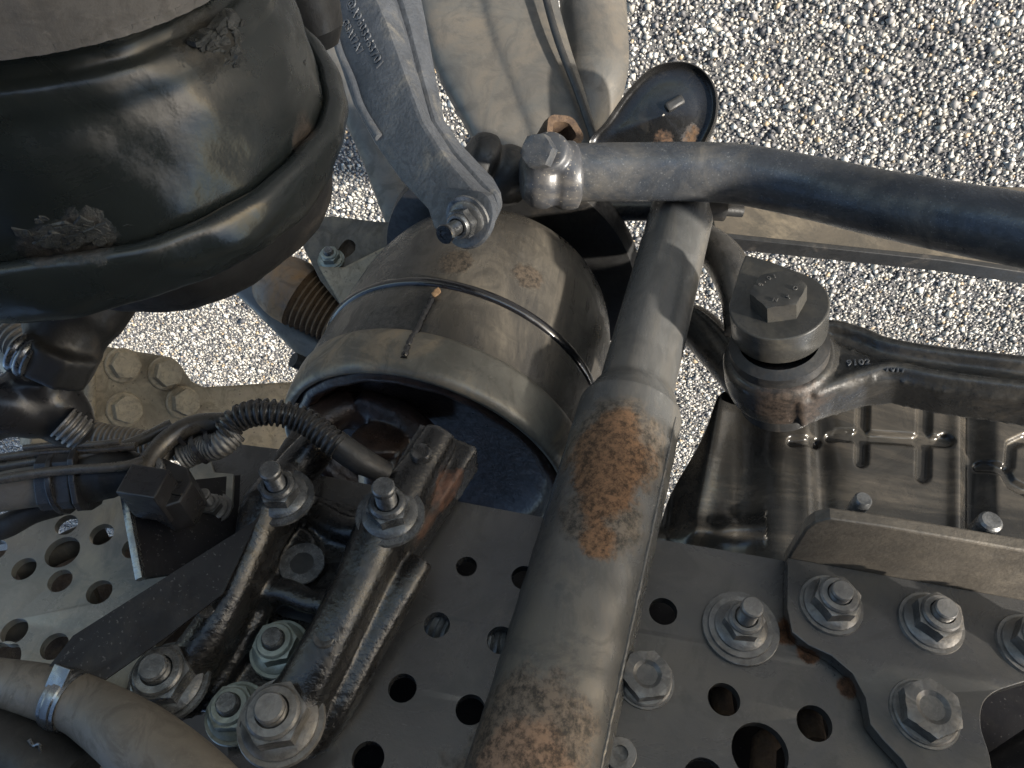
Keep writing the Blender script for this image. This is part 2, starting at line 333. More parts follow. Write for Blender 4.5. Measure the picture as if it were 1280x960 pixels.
# ------------------------------------------------------------------ the setting
def ground_pt(px, py):
    r = R3 @ P(px, py, 1); t = -CAM_H/r.z; return Vector((r.x*t, r.y*t))
me = bpy.data.meshes.new('asphalt_ground'); me.from_pydata([(-60, -60, 0), (60, -60, 0), (60, 60, 0), (-60, 60, 0)], [], [(0, 1, 2, 3)])
me.materials.append(M['bitumen']); o = bpy.data.objects.new('asphalt_ground', me); COL.objects.link(o); o['kind'] = 'structure'
def chips():
    cs = [ground_pt(*q) for q in ((-60, -60), (1340, -60), (-60, 660), (1340, 660))]
    x0, x1 = min(c.x for c in cs), max(c.x for c in cs); y0, y1 = min(c.y for c in cs), max(c.y for c in cs)
    sp = .0062; nx, ny = int((x1-x0)/sp), int((y1-y0)/sp)
    gx, gy = np.meshgrid(np.arange(nx), np.arange(ny)); gx = gx.ravel().astype(float); gy = gy.ravel().astype(float)
    cx = x0+(gx+rng.uniform(-.6, .6, gx.size))*sp; cy = y0+(gy+rng.uniform(-.6, .6, gx.size))*sp
    # keep the part of the road in view (plus a margin)
    pc = np.stack([cx, cy, np.full_like(cx, -CAM_H)], 1) @ np.array(R3)
    px = 640+F*pc[:, 0]/(-pc[:, 2]); py = 480-F*pc[:, 1]/(-pc[:, 2])
    k = (px > -90) & (px < 1370) & (py > -90) & (py < 700); cx, cy = cx[k], cy[k]; n = cx.size
    base = np.array([(1, 0, 0), (0, 1, 0), (-1, 0, 0), (0, -1, 0), (.05, .05, 1), (0, 0, -.4)], float)
    fc = np.array([(0, 1, 4), (1, 2, 4), (2, 3, 4), (3, 0, 4), (1, 0, 5), (2, 1, 5), (3, 2, 5), (0, 3, 5)])
    r = np.clip(rng.lognormal(math.log(.0037), .40, n), .0016, .0095)
    a = rng.uniform(0, 2*math.pi, n); ca, sa = np.cos(a), np.sin(a)
    v = base[None]*rng.uniform(.7, 1.3, (n, 6, 1)); v[:, 4, :2] += rng.uniform(-.45, .45, (n, 2))
    v[:, :, 0] *= rng.uniform(.7, 1.35, (n, 1)); vx = v[..., 0]*ca[:, None]-v[..., 1]*sa[:, None]; vy = v[..., 0]*sa[:, None]+v[..., 1]*ca[:, None]
    tl = rng.uniform(-.35, .35, (n, 2)); vz = v[..., 2]*.62+vx*tl[:, :1]+vy*tl[:, 1:]
    hh = rng.uniform(-.25, .35, n)
    vv = np.stack([cx[:, None]+vx*r[:, None], cy[:, None]+vy*r[:, None], (vz+hh[:, None])*r[:, None]+.0006], 2).reshape(-1, 3)
    ff = (fc[None]+np.arange(n)[:, None, None]*6).reshape(-1)
    me = bpy.data.meshes.new('asphalt_chippings'); me.vertices.add(n*6); me.vertices.foreach_set('co', vv.ravel())
    nf = n*8; me.loops.add(nf*3); me.loops.foreach_set('vertex_index', ff.astype(np.int32)); me.polygons.add(nf)
    me.polygons.foreach_set('loop_start', np.arange(nf, dtype=np.int32)*3); me.polygons.foreach_set('loop_total', np.full(nf, 3, np.int32))
    me.update()
    pal = np.array([(.62, .59, .52), (.50, .47, .41), (.40, .37, .32), (.30, .285, .27), (.16, .155, .155), (.075, .075, .08), (.50, .38, .24), (.72, .70, .64)])
    pr = np.array([.22, .18, .14, .12, .12, .10, .03, .09]); ci = rng.choice(8, n, p=pr/pr.sum()); c = pal[ci]*.84*rng.uniform(.8, 1.12, (n, 1))*(.88+.10*np.sin(cx*9+1.3*np.sin(cy*7))*np.cos(cy*11+cx*4)+.06*np.sin(cx*31+cy*23))[:, None]
    cc = np.concatenate([np.repeat(c, 6, 0), np.ones((n*6, 1))], 1)
    at = me.color_attributes.new('tone', 'FLOAT_COLOR', 'POINT'); at.data.foreach_set('color', cc.ravel().astype(np.float32))
    me.materials.append(cm); o = bpy.data.objects.new('asphalt_chippings', me); COL.objects.link(o); o['kind'] = 'stuff'; o['label'] = 'pale angular stone chippings in the asphalt'; o['category'] = 'gravel'
    print('chips', n)
chips()

# the raised cab of the truck hangs above everything (outside the frame) and keeps the overhead sky off
cabt = thing('truck_cab', 'dark underside of the truck cab above the suspension', 'cab', R3.transposed() @ Vector((0, -.6, .55)))
def wbox(g, x0, x1, y0, y1, z0, z1):
    c = R3.transposed() @ Vector(((x0+x1)/2, (y0+y1)/2, (z0+z1)/2)); g.box(c, xc, yc, zc, x1-x0, y1-y0, z1-z0)
g = G(); wbox(g, -.45, 1.55, -2.2, .95, .50, 2.2); obj('cab_floor', g, M['cab'], cabt, bevel=.02)
g = G(); wbox(g, -1.5, 1.3, -2.5, -2.1, -.80, .48); obj('engine_side_blocker', g, M['cab'], cabt, bevel=.02)  # unseen bulk on the engine side, added to block the low sky

# ------------------------------------------------------------------ fasteners
_bolt = {}
def hexring(r, h, rot=0): return [(r*math.cos(rot+k*math.pi/3), r*math.sin(rot+k*math.pi/3), h) for k in range(6)]
def bolt_data(kind):
    if kind in _bolt: return _bolt[kind]
    def mk(name, g, bev=0, ang=30):
        me = raw_mesh(name, g.v, g.f)
        if bev: me = evald(me, [('BEVEL', dict(width=bev, segments=2, limit_method='ANGLE', angle_limit=math.radians(35)))])
        finish(me, ang); me.name = name; return me
    xl = Plane(V(0, 0, 0), V(0, 0, 1), V(1, 0, 0))
    def lz(g, prof, seg=36):
        vs = []; fs = []
        for r, h in prof:
            for k in range(seg): a = 2*math.pi*k/seg; vs.append((max(r, 1e-4)*math.cos(a), max(r, 1e-4)*math.sin(a), h))
        for i in range(len(prof)-1):
            for k in range(seg): fs.append((i*seg+k, i*seg+(k+1) % seg, (i+1)*seg+(k+1) % seg, (i+1)*seg+k))
        g.add(vs, fs)
    def hexcham(g, R, h0, h1, dish=0):
        # hexagon with a turned chamfer on top: intersect by sampling
        seg = 48; vs = []; fs = []
        def hr(a): a = (a % (math.pi/3))-math.pi/6; return R*math.cos(math.pi/6)/math.cos(a)
        rc = R*.90; rows = []
        for k in range(seg):
            a = 2*math.pi*k/seg; r = hr(a); top = h1-max(0, (r-rc))*.55
            rows.append(((r*math.cos(a), r*math.sin(a), h0), (r*math.cos(a), r*math.sin(a), top), (rc*.985*math.cos(a), rc*.985*math.sin(a), h1), (rc*.62*math.cos(a), rc*.62*math.sin(a), h1), (rc*.45*math.cos(a), rc*.45*math.sin(a), h1-dish*.8), (1e-3*math.cos(a), 1e-3*math.sin(a), h1-dish)))
        m = len(rows[0])
        for r in rows: vs += r
        for k in range(seg):
            for j in range(m-1):
                fs.append((k*m+j, ((k+1) % seg)*m+j, ((k+1) % seg)*m+j+1, k*m+j+1))
        g.add(vs, fs)
    sub = []
    if kind == 'nut':           # flange nut with a stud through it; unit = flange radius
        g = G(); lz(g, [(0, .1), (1, .1), (1, .22), (.93, .28), (.78, .36), (.5, .40)]); hexcham(g, .84, .34, .90); lz(g, [(.68, .86), (.68, .97), (.62, 1.05), (.44, 1.07), (.40, .95)])
        main = mk('nut', g); g = G(); pr = [(.385, .3)]
        for i in range(5): pr += [(.385, .9+i*.07), (.35, .935+i*.07)]
        lz(g, pr+[(.385, 1.27), (.385, 1.34), (.34, 1.40), (0, 1.41)]); sub.append(('stud', mk('stud', g), None))
        g = G(); lz(g, [(0, -.05), (1.13, -.05), (1.16, 0), (1.13, .12), (0, .12)]); sub.append(('washer', mk('washer', g), None))
    elif kind == 'longnut':
        g = G(); lz(g, [(0, .1), (1, .1), (1, .22), (.93, .28), (.78, .36), (.5, .40)]); hexcham(g, .78, .34, .86); lz(g, [(.64, .80), (.64, .95), (.56, 1.05), (.44, 1.07)])
        main = mk('nut', g); g = G(); pr = [(.37, .3)]
        for i in range(10): pr += [(.37, 1.0+i*.08), (.33, 1.04+i*.08)]
        lz(g, pr+[(.40, 1.82), (.40, 2.0), (.35, 2.06), (0, 2.07)]); sub.append(('stud', mk('stud', g), None))
        g = G(); lz(g, [(0, -.05), (1.22, -.05), (1.25, 0), (1.22, .12), (0, .12)]); sub.append(('washer', mk('washer', g), None))
    elif kind == 'head':        # hexagon bolt head with dished top on a flange
        g = G(); lz(g, [(0, .05), (1, .05), (1, .15), (.94, .2), (.6, .24)]); hexcham(g, .94, .18, .72, .12); main = mk('bolt_head', g)
        g = G(); lz(g, [(0, -.05), (1.08, -.05), (1.1, 0), (1.08, .07), (0, .07)]); sub.append(('washer', mk('washer', g), None))
    elif kind == 'plainhead':
        g = G(); hexcham(g, 1.0, -.05, .85, 0); main = mk('bolt_head', g)
    elif kind == 'tallhead':
        g = G(); hexcham(g, .80, .05, .75, .0); main = mk('bolt_head', g)
        g = G(); lz(g, [(0, -.05), (1.0, -.05), (1.0, .1), (.93, .16), (0, .16)]); sub.append(('washer', mk('washer', g), None))
    _bolt[kind] = (main, sub); return _bolt[kind]
def bolt(parent, pos, axis, r, kind, m, rot=0, label=None):
    main, sub = bolt_data(kind)
    key = (main.name, m.name)
    if key not in _bolt:
        a = main.copy(); a.materials.append(m); ss_ = []
        for nm, me, _ in sub: b = me.copy(); b.materials.append(M['darknut'] if (nm == 'stud' and m == M['greennut']) else m); ss_.append((nm, b))
        _bolt[key] = (a, ss_)
    a, ss_ = _bolt[key]
    z = (R3 @ Vector(axis)).normalized(); x = Vector((1, 0, 0)) if abs(z.x) < .9 else Vector((0, 1, 0))
    x = (x - z*x.dot(z)).normalized(); y = z.cross(x)
    Rm = Matrix((x, y, z)).transposed().to_4x4() @ Matrix.Rotation(rot, 4, 'Z') @ Matrix.Scale(r, 4)
    o = bpy.data.objects.new('bolt' if 'head' in kind else 'nut', a); COL.objects.link(o); o.parent = parent
    wp = Wd(pos); o.matrix_basis = Matrix.Translation(wp - ORG[parent.name]) @ Rm
    if label: o['label'] = label
    for nm, me in ss_:
        c = bpy.data.objects.new(nm, me); COL.objects.link(c); c.parent = o
    return o
def circ(pl, px, py, r, n=28, h=0):
    u, v = pl.uv(px, py, h); return [(u+r*math.cos(2*math.pi*k/n), v+r*math.sin(2*math.pi*k/n)) for k in range(n)]
def text(s, pl, u, v, ang, size, m, parent, name='cast_lettering', ext=.0006, flip=False):
    cu = bpy.data.curves.new('t', 'FONT'); cu.body = s; cu.size = size; cu.extrude = ext; cu.bevel_depth = ext*.4; cu.offset = size*.006; cu.space_character = 1.15
    o = bpy.data.objects.new('t', cu); COL.objects.link(o); dg = bpy.context.evaluated_depsgraph_get(); dg.update()
    me = bpy.data.meshes.new_from_object(o.evaluated_get(dg)); bpy.data.objects.remove(o)
    ca, sa = math.cos(ang), math.sin(ang); g = G()
    g.add([pl.pt(u+p.co.x*ca-p.co.y*sa, v+p.co.x*sa+p.co.y*ca, p.co.z) for p in me.vertices], [tuple(p.vertices) for p in me.polygons])
    return obj(name, g, m, parent)

cwob = lambda a, h: 1+.006*math.sin(11*a)+.005*math.sin(23*a+1)
def px_hole(pl, pts, n=6):
    q = smooth_path([Vector((*pl.uv(*p), 0)) for p in pts], n, True); return [(a.x, a.y) for a in q]
# ================================================================== FRAME RAIL
H = {}
def on_web(px, py, h=0): return WEB.at(px, py, h)
rail = thing('frame_rail', 'dark grey steel frame rail with rows of round punched holes behind the grey tube', 'frame rail', on_web(750, 960))
holes_px = [(583,708,.0072),(655,722,.0085),(546,781,.0085),(626,800,.0090),(503,860,.0088),(588,887,.0090),(460,948,.0095),(829,764,.0092),(905,874,.0098),(1018,904,.0105),(950,940,.0165),(880,975,.012),(700,760,.009)]
ol = [(300, 575), (640, 640), (812, 672), (1010, 706), (1330, 760), (1330, 1060), (280, 1060)]
g = G(); g.prism(WEB, ol, -.008, 0, [circ(WEB, *h) for h in holes_px]+[px_hole(WEB, [(1215, 905), (1222, 870), (1262, 846), (1300, 850), (1315, 900), (1315, 1000), (1280, 1010), (1240, 985), (1225, 936)])]); obj('web_plate', g, M['web'], rail, bevel=.0006)
# things glimpsed through the holes: inner rail and a coil of conduit
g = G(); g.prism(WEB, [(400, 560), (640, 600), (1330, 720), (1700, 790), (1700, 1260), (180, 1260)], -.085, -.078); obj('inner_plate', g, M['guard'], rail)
g = G(); g.tube([WEB.at(950, 1010, -.03), WEB.at(955, 930, -.035), WEB.at(990, 900, -.04)], .008); g.tube([WEB.at(905, 900, -.03), WEB.at(900, 860, -.035)], .007)
g.tube([WEB.at(1018, 930, -.03), WEB.at(1010, 890, -.035)], .008); obj('cross_pipe', g, M['rustdark'], rail)
pts = smooth_path([WEB.at(500, 745, -.022), WEB.at(560, 785, -.022), WEB.at(640, 806, -.022), WEB.at(720, 800, -.022)], 30)
g = G(); g.tube(pts, [.011+.0013*math.sin(i*1.9) for i in range(len(pts))], 14)
obj('corrugated_conduit', g, M['braid'], label='ribbed grey conduit seen through two holes of the frame rail', cat='conduit')
bolt(rail, WEB.at(806, 850), yc, .0165, 'head', M['steelnut'], .3, 'plain hexagon bolt beside the grey tube')
g = G(); g.lathe(WEB.at(925, 786), yc, [(0, 0), (.0245, 0), (.0245, .003), (0, .003)], 40); 
wsh = obj('large_washer', g, M['steelnut'], rail, bevel=.0005)
bolt(rail, WEB.at(925, 784, .003), yc, .0165, 'longnut', M['steelnut'], .1, 'nut with long stud on a wide washer').scale = (.0165,)*3
g = G(); g.lathe(WEB.at(775, 943), yc, [(.0045, -.002), (.0045, .003), (.009, .003), (.0095, .0025), (.0095, 0)], 30); g.lathe(WEB.at(775, 943), yc, [(0, .0006), (.0048, .0006)], 20); obj('blind_rivet', g, M['steelnut'], rail)

# ================================================================== RIGHT BRACKET
BR = WEB.off(.011)
brk = thing('flanged_bracket', 'thick curved steel bracket with brown flange and grey nuts at the lower right', 'bracket', BR.at(1150, 950))
cur = [(985, 697), (984, 760), (990, 790), (1010, 806), (1040, 820), (1066, 842), (1082, 872), (1088, 905), (1104, 925), (1128, 950), (1150, 985), (1160, 1060), (1380, 1060), (1380, 768)]
def px_hole(pl, pts, n=6):
    q = smooth_path([Vector((*pl.uv(*p), 0)) for p in pts], n, True); return [(a.x, a.y) for a in q]
big = px_hole(BR, [(1226, 905), (1232, 875), (1262, 858), (1320, 850), (1370, 900), (1370, 1000), (1300, 1010), (1250, 985), (1236, 940)])
g = G(); g.prism(BR, cur, -.010, 0, [big]); obj('bracket_plate', g, M['paint' if 0 else 'web'], brk, bevel=.0012)
crease = [(985, 697), (1380, 768)]
A, B = BR.at(985, 697), BR.at(1380, 768); up = yc*.056
e = (B-A).normalized(); perp = e.cross(yc).normalized()
if perp.dot(zc) > 0: perp = -perp
FL = Plane(A, -perp, e)     # faces gravity up
def fuv(p): q = p-FL.o; return (q.dot(FL.x), q.dot(FL.y))
L0 = (B-A).length; sg = 1 if yc.dot(FL.y) > 0 else -1
g = G(); g.prism(FL, [(0, -.010*sg), (0, sg*.040), (.003, sg*.050), (.010, sg*.056), (.040, sg*.058), (L0, sg*.058), (L0, -.010*sg)], -.009, 0, px=False)
obj('flange', g, M['flange'], brk, bevel=.0015)
for (x, y, k, rt) in ((1038, 757, 'nut', .2), (1163, 779, 'nut', .5), (1287, 808, 'nut', .1)):
    bolt(brk, BR.at(x, y), yc, .0175, k, M['steelnut'], rt)
bolt(brk, BR.at(1155, 892), yc, .0185, 'head', M['steelnut'], .52, 'flanged bolt with a dished head')
for (x, r_) in ((1045, .0055), (1195, .0070)):
    p = A + e*((x-985)/395*L0) + yc*.046+perp*.017; g = G(); g.tube([p-yc*.02, p+yc*.012, p+yc*.0135], [r_, r_, r_*.8], 16); obj('bolt_end', g, M['darknut'], brk)
# dark inner edge thickness seen in the big hole: pipe behind
g = G(); g.tube([WEB.at(1200, 1020, -.04), WEB.at(1330, 930, -.045)], .018, 24)
obj('inner_pipe', g, M['guard'], label='black pipe seen through the large hole of the lower right bracket', cat='pipe')

# ================================================================== STAMPED PANEL (upper right of rail)
SP = Plane(P(1050, 600, .68), yc*.85+V(.05, .1, .55))
def seg_d(x, y, a, b, c, d):
    vx, vy = c-a, d-b; t = max(0, min(1, ((x-a)*vx+(y-b)*vy)/(vx*vx+vy*vy+1e-9))); return math.hypot(x-a-vx*t, y-b-vy*t)
SEG = [(1048, 544, 1180, 552, 7), (1079, 505, 1077, 576, 8), (1156, 505, 1154, 594, 9), (1180, 548, 1186, 553, 6), (990, 552, 1022, 552, 6), (1040, 545, 1060, 545, 6)]
LOOP = [(1256, 585), (1258, 560), (1275, 552), (1300, 556)]
RING = [(1228, 582), (1250, 592), (1258, 608), (1275, 617), (1300, 617)]
def emb(x, y):
    h = 0
    for a, b, c, d, w in SEG:
        h -= .0045*(1-ss((seg_d(x, y, a, b, c, d)-w*.55)/(w*.75)))
    h = max(h, -.0048)
    for L_ in (LOOP, RING):
        dd = min(seg_d(x, y, *L_[i], *L_[i+1]) for i in range(len(L_)-1)); h -= .004*(1-ss((dd-3)/5))
    h -= .006*math.exp(-((x-1030-(y-600)*.08)/14)**2)
    h += .003*math.exp(-((x-1008)/11)**2)
    h -= .007*math.exp(-((x-1216)/13)**2); h += .004*math.exp(-((x-1196)/10)**2)
    h += .007*ss((x-1222)/22)
    h -= .018*ss((985-x)/60)
    h += .012*math.exp(-((x-(905-(y-478)*.18))/16)**2)
    h -= .03*ss((925-x)/80)
    h += .006*math.exp(-((y-655)/14)**2)*(1 if x < 960 else 0)
    return h
g = G(); nx_, ny_ = 250, 130; vs = []
for j in range(ny_+1):
    y = 470+j*(250/ny_)
    xl = 908-(y-478)*.44+3*math.sin(y*.05)
    if y < 490: xl += (490-y)**1.4*.4
    for i in range(nx_+1):
        x = xl+(1340-xl)*i/nx_; hh = emb(x, y)
        vs.append(SP.at(x, y, 0)+SP.n*hh)
fs = [(j*(nx_+1)+i, j*(nx_+1)+i+1, (j+1)*(nx_+1)+i+1, (j+1)*(nx_+1)+i) for j in range(ny_) for i in range(nx_)]
g.add(vs, fs); n0 = len(g.v); back = [v-SP.n*.003 for v in vs]; g.add(back, [f[::-1] for f in fs])
rim = [i for i in range(nx_+1)] + [j*(nx_+1)+nx_ for j in range(1, ny_+1)] + [ny_*(nx_+1)+i for i in range(nx_-1, -1, -1)] + [j*(nx_+1) for j in range(ny_-1, 0, -1)]
for a, b in zip(rim, rim[1:]+rim[:1]): g.f.append((a, b, b+n0, a+n0))
obj('stamped_panel', g, M['stamp'], label='black pressed sheet panel with cross shaped grooves below the link rod', cat='panel', ang=60)

# ================================================================== LINK ROD
LX = V(-.27, .62, .74).normalized(); LC = P(974, 452, .62)
link = thing('link_rod', 'forged steel link rod with large bolted eye at the right edge', 'link rod', LC - LX*.06)
g = G(); g.lathe(LC, LX, [(0, -.036), (.034, -.036), (.041, -.030), (.0435, -.015), (.0435, .006), (.040, .012), (.031, .014), (.0, .014)], 64, sm=0)
LP = Plane(LC + LX*.008, LX)
rod = [(1000, 408), (1040, 403), (1075, 412), (1110, 425), (1180, 437), (1340, 456), (1340, 500), (1180, 480), (1120, 468), (1085, 472), (1040, 485), (1000, 500)]
g.prism(LP, rod, -.038, -.007)
rail_t = smooth_path([LP.at(*q, -.006) for q in ((1018, 409), (1045, 409), (1080, 419), (1110, 431), (1180, 443), (1340, 461))], 8)
rail_b = smooth_path([LP.at(*q, -.006) for q in ((1015, 492), (1045, 480), (1085, 466), (1120, 461), (1180, 473), (1340, 493))], 8)
g.tube(rail_t, .006, 12); g.tube(rail_b, .006, 12)
g.prism(LP, [(1010, 425), (1045, 425), (1085, 440), (1110, 458), (1095, 466), (1040, 482), (1010, 490)], -.02, -.003)
obj('forged_rod', g, M['link'], link, fuse=.0022, smi=3)
g = G(); g.lathe(LC, LX, [(.0375, .010), (.0375, .022), (.030, .026)], 48); obj('rubber_bush', g, M['rubber'], link)
CP = Plane(LC + LX*.052, LX)
cc_u, cc_v = CP.uv(973, 380); 
tip = CP.uv(932, 318); tip2 = CP.uv(962, 326); cp = []
for k in range(48):
    a = 2*math.pi*k/48; cp.append((cc_u+.0365*math.cos(a), cc_v+.0365*math.sin(a)))
def hull(pts):
    pts = sorted(set(pts)); 
    def half(ps):
        h = []
        for p in ps:
            while len(h) > 1 and (h[-1][0]-h[-2][0])*(p[1]-h[-2][1])-(h[-1][1]-h[-2][1])*(p[0]-h[-2][0]) <= 0: h.pop()
            h.append(p)
        return h
    a = half(pts); b = half(pts[::-1]); return a[:-1]+b[:-1]
g = G(); g.prism(CP, hull(cp+[tip, tip2, CP.uv(925, 335)]), -.007, 0, px=False)
g.lathe(CP.pt(cc_u, cc_v, 0), LX, [(.0362, -.005), (.0362, -.028), (.031, -.03), (0, -.03)], 64)
obj('end_cap', g, M['cap'], link, bevel=.0012)
bo = bolt(link, CP.pt(cc_u, cc_v, 0)-LX*.001, LX, .0205, 'plainhead', M['cap'], .12, 'hexagon bolt head marked 10.9')
for i, ch in enumerate('10.9'):
    a = math.radians(105+i*19); text(ch, Plane(CP.pt(cc_u, cc_v, .0169), LX), .0115*math.cos(a), .0115*math.sin(a), a-math.pi/2+math.pi*0, .0052, M['steelnut'], link, 'bolt_marking', .0002)
for i, ch in enumerate('NYO'):
    a = math.radians(250+i*48); text(ch, Plane(CP.pt(cc_u, cc_v, .0169), LX), .0135*math.cos(a), .0135*math.sin(a), a+math.pi/2, .0048, M['steelnut'], link, 'bolt_marking', .0002)
g = G(); g.lathe(LC, LX, [(0, -.064), (.018, -.064), (.020, -.058), (.024, -.054), (.034, -.050), (.034, -.030)], 40); obj('lower_nut', g, M['rubber'], link)
u, v = LP.uv(1058, 457, -.002); text('9102', Plane(LP.o-LX*.0024, LX), u, v, .02, .0075, M['castgrey'], link, ext=.0009)
u, v = LP.uv(1106, 463, -.002); text('1011', Plane(LP.o-LX*.0024, LX), u, v, -.10, .0062, M['castgrey'], link, ext=.0009)
# two curved arms running behind the tube towards the link
arm = thing('forked_arm', 'two pronged curved steel arm behind the end cap of the link rod', 'arm', P(890, 440, .78))
g = G(); g.tube(smooth_path([P(835, 290, .80), P(875, 300, .79), (P(905, 325, .77)), P(925, 370, .74), P(930, 420, .72)], 8), [.016, .018, .020, .018, .016], 20, ry=1.5)
g.tube(smooth_path([P(835, 300, .78), P(875, 306, .77), P(908, 330, .745), P(926, 372, .72)], 8), .006, 10)
obj('upper_prong', g, M['link'], arm)
g = G(); g.tube(smooth_path([P(820, 395, .80), P(868, 408, .78), P(900, 440, .75), P(940, 490, .71)], 8), [.018, .021, .020, .018], 20, ry=1.5)
g.tube(smooth_path([P(830, 382, .78), P(870, 393, .76), P(905, 424, .73), P(920, 440, .71)], 8), .006, 10)
obj('lower_prong', g, M['link'], arm)

# ================================================================== SHOCK TUBE
sh = thing('shock_absorber', 'long grey telescopic tube with rust patches running down the middle', 'shock absorber', SB)
ax = (SB-SA); Ls = ax.length; ax.normalize()
def sprof(r0=.0305):
    pr = [(0, .0), (.024, .0), (.0295, .004), (.0305, .012)]
    pr += [(.0300, Ls*.455), (.0305, Ls*.465), (.0335, Ls*.472), (.0345, Ls*.48), (.0385, Ls*.493), (.0402, Ls*.503)]
    return pr
g = G(); g.lathe(SA, ax, sprof(), 72); obj('upper_tube', g, M['shock'], sh)
def wob(a, h): return 1+.010*math.sin(a*9+h*320)*math.exp(-((h-Ls*.55)/.02)**2)
g = G(); pr = [(.0402, Ls*.503)]; 
for i in range(60): pr.append((.0404+.0002*math.sin(i), Ls*.503+(Ls*.45)*i/59))
pr += [(.0404, Ls*.965), (.0409, Ls*.975), (.0412, Ls*1.02), (.041, Ls*1.10), (0, Ls*1.1)]
g.lathe(SA, ax, pr, 96); obj('lower_tube', g, M['shock'], sh)
sx = (xc-ax*xc.dot(ax)).normalized(); sy = ax.cross(sx)
# longitudinal weld seam on the right flank and a ragged ring weld at the foot
g = G(); sp = []; ang = -.35
vdir = (-(SA+ax*Ls*.7)).normalized(); vdir = (vdir-ax*vdir.dot(ax)).normalized(); side = ax.cross(vdir)
if side.x < 0: side = -side
dr = (vdir*.55+side*.83).normalized()
for i in range(120): sp.append(SA+ax*(Ls*(.52+.46*i/119))+dr*(.0403+.0003*random.random())+side.cross(dr)*0+ax*0)
g.tube(sp, [.0011+.0005*random.random() for _ in sp], 8); obj('weld_seam', g, M['shock'], sh)
# ================================================================== STABILISER BAR
sb = thing('stabiliser_bar', 'thick bent blue grey bar crossing to the right edge above the link rod', 'stabiliser bar', P(900, 216, .7))
path = smooth_path([P(700, 216, .715), P(790, 215, .71), P(870, 215, .70), P(930, 219, .69), P(1010, 234, .665), P(1080, 250, .635), P(1180, 270, .59), P(1280, 288, .555), P(1380, 306, .52)], 10)
g = G(); g.tube(path, .0262, 48); obj('bar_tube', g, M['bar'], sb)
g = G(); a0 = P(668, 222, .70); e0 = (P(790, 215, .71)-a0).normalized()
g.lathe(a0+e0*.000, e0, [(0, -.012), (.018, -.012), (.026, -.004), (.0285, .004), (.0285, .010), (.0265, .014), (.0265, .018), (.0295, .022), (.031, .03), (.030, .038), (.0255, .040), (0, .040)], 48)
g.lathe(P(684, 189, .674), V(-.25, .15, .95), [(0, -.04), (.0185, -.04), (.0195, -.03), (.0195, -.002), (.017, .002), (0, .002)], 36)
obj('clamp_end', g, M['paint'], sb, fuse=.002, smi=3)
bolt(sb, P(677, 191, .668), V(-.42, -.1, .9), .0150, 'plainhead', M['bar'], .2, 'hexagon bolt on the clamp of the bar')
g = G(); c0 = P(618, 212, .74); e1 = V(.85, -.35, -.4).normalized()
g.lathe(c0, e1, [(0, -.030), (.02, -.030), (.027, -.022), (.0285, -.012), (.024, -.006), (.024, -.002), (.0285, .004), (.030, .018), (.024, .028), (.018, .034), (0, .036)], 48, sm=3)
obj('rubber_boot', g, M['rubber'], sb)
# second short pipe under the bar
g = G(); g.tube([P(700, 262, .80), P(850, 262, .79)], .0115, 28)
g.lathe(P(716, 256, .80), xc, [(0, -.02), (.016, -.02), (.018, 0), (.016, .012), (0, .012)], 30)
obj('cross_pipe', g, M['bar'], label='short smooth pipe just below the stabiliser bar, left of the shock tube top', cat='pipe')
g = G(); g.lathe(P(905, 262, .74), V(.95, -.05, -.1), [(0, -.03), (.011, -.03), (.011, 0), (.006, 0), (.006, .018), (0, .018)], 24)
obj('stud', g, M['rubber'], label='small black stud poking out to the right of the shock tube top', cat='stud')
# rusty open collar behind clamp
g = G(); rc = P(703, 168, .79)
g.lathe(rc, V(.35, .35, .87), [(.013, -.04), (.013, .004), (.020, .006), (.0215, 0), (.0215, -.04)], 40, wob=lambda a, h: 1+.05*math.sin(5*a+h*200))
obj('rusty_collar', g, M['rustdark'], label='crumbly rusted open collar behind the clamp bolt of the bar', cat='collar')
# black teardrop cup
cup = thing('spring_cup', 'black teardrop shaped steel cup above the stabiliser bar', 'cup', P(830, 150, .82))
CU = Plane(P(830, 140, .84), V(-.25, -.18, .95))
out = [(735, 184), (758, 150), (785, 112), (815, 84), (850, 76), (878, 86), (895, 112), (895, 148), (880, 182), (860, 215), (780, 225)]
g = G(); rp = smooth_path([CU.at(*q) for q in out], 10, True); n = len(rp); cen = CU.at(830, 145)
rings = []
for k_, h_ in ((1.0, -.045), (1.02, -.012), (1.0, -.002), (.975, .0005), (.95, -.001), (.93, -.004), (.86, -.006), (.6, -.001), (.3, .004), (.02, .006)):
    rings.append([cen+(q-cen)*k_+CU.n*h_ for q in rp])
g.add([q for r in rings for q in r], [(i*n+k, i*n+(k+1) % n, (i+1)*n+(k+1) % n, (i+1)*n+k) for i in range(len(rings)-1) for k in range(n)])
obj('cup_shell', g, M['cup'], cup, ang=80)
g = G(); g.box(CU.at(843, 130, .003), V(.85, .5, 0), V(-.5, .85, 0), V(0, 0, 1), .022, .011, .010); obj('rubber_block', g, M['rubber'], cup, bevel=.003)

# ================================================================== LEAF STRIP under bar
g = G(); LS = Plane(P(1000, 280, .92), V(.05, .42, .9))
g.prism(LS, [(880, 215), (1080, 215), (1200, 230), (1390, 240), (1390, 352), (1180, 322), (1040, 308), (895, 292)], -.012, 0)
lf = obj('leaf_spring', g, M['brown'], label='flat brown spring leaf with dark lower edge below the thick bar', cat='leaf spring', bevel=.001)
g = G(); g.prism(LS, [(895, 291), (1040, 307), (1180, 321), (1390, 351), (1390, 358), (1180, 327), (1040, 313), (895, 297)], -.02, .0015); obj('lower_edge', g, M['rubber'], lf, label='dark lower edge', bevel=.001)

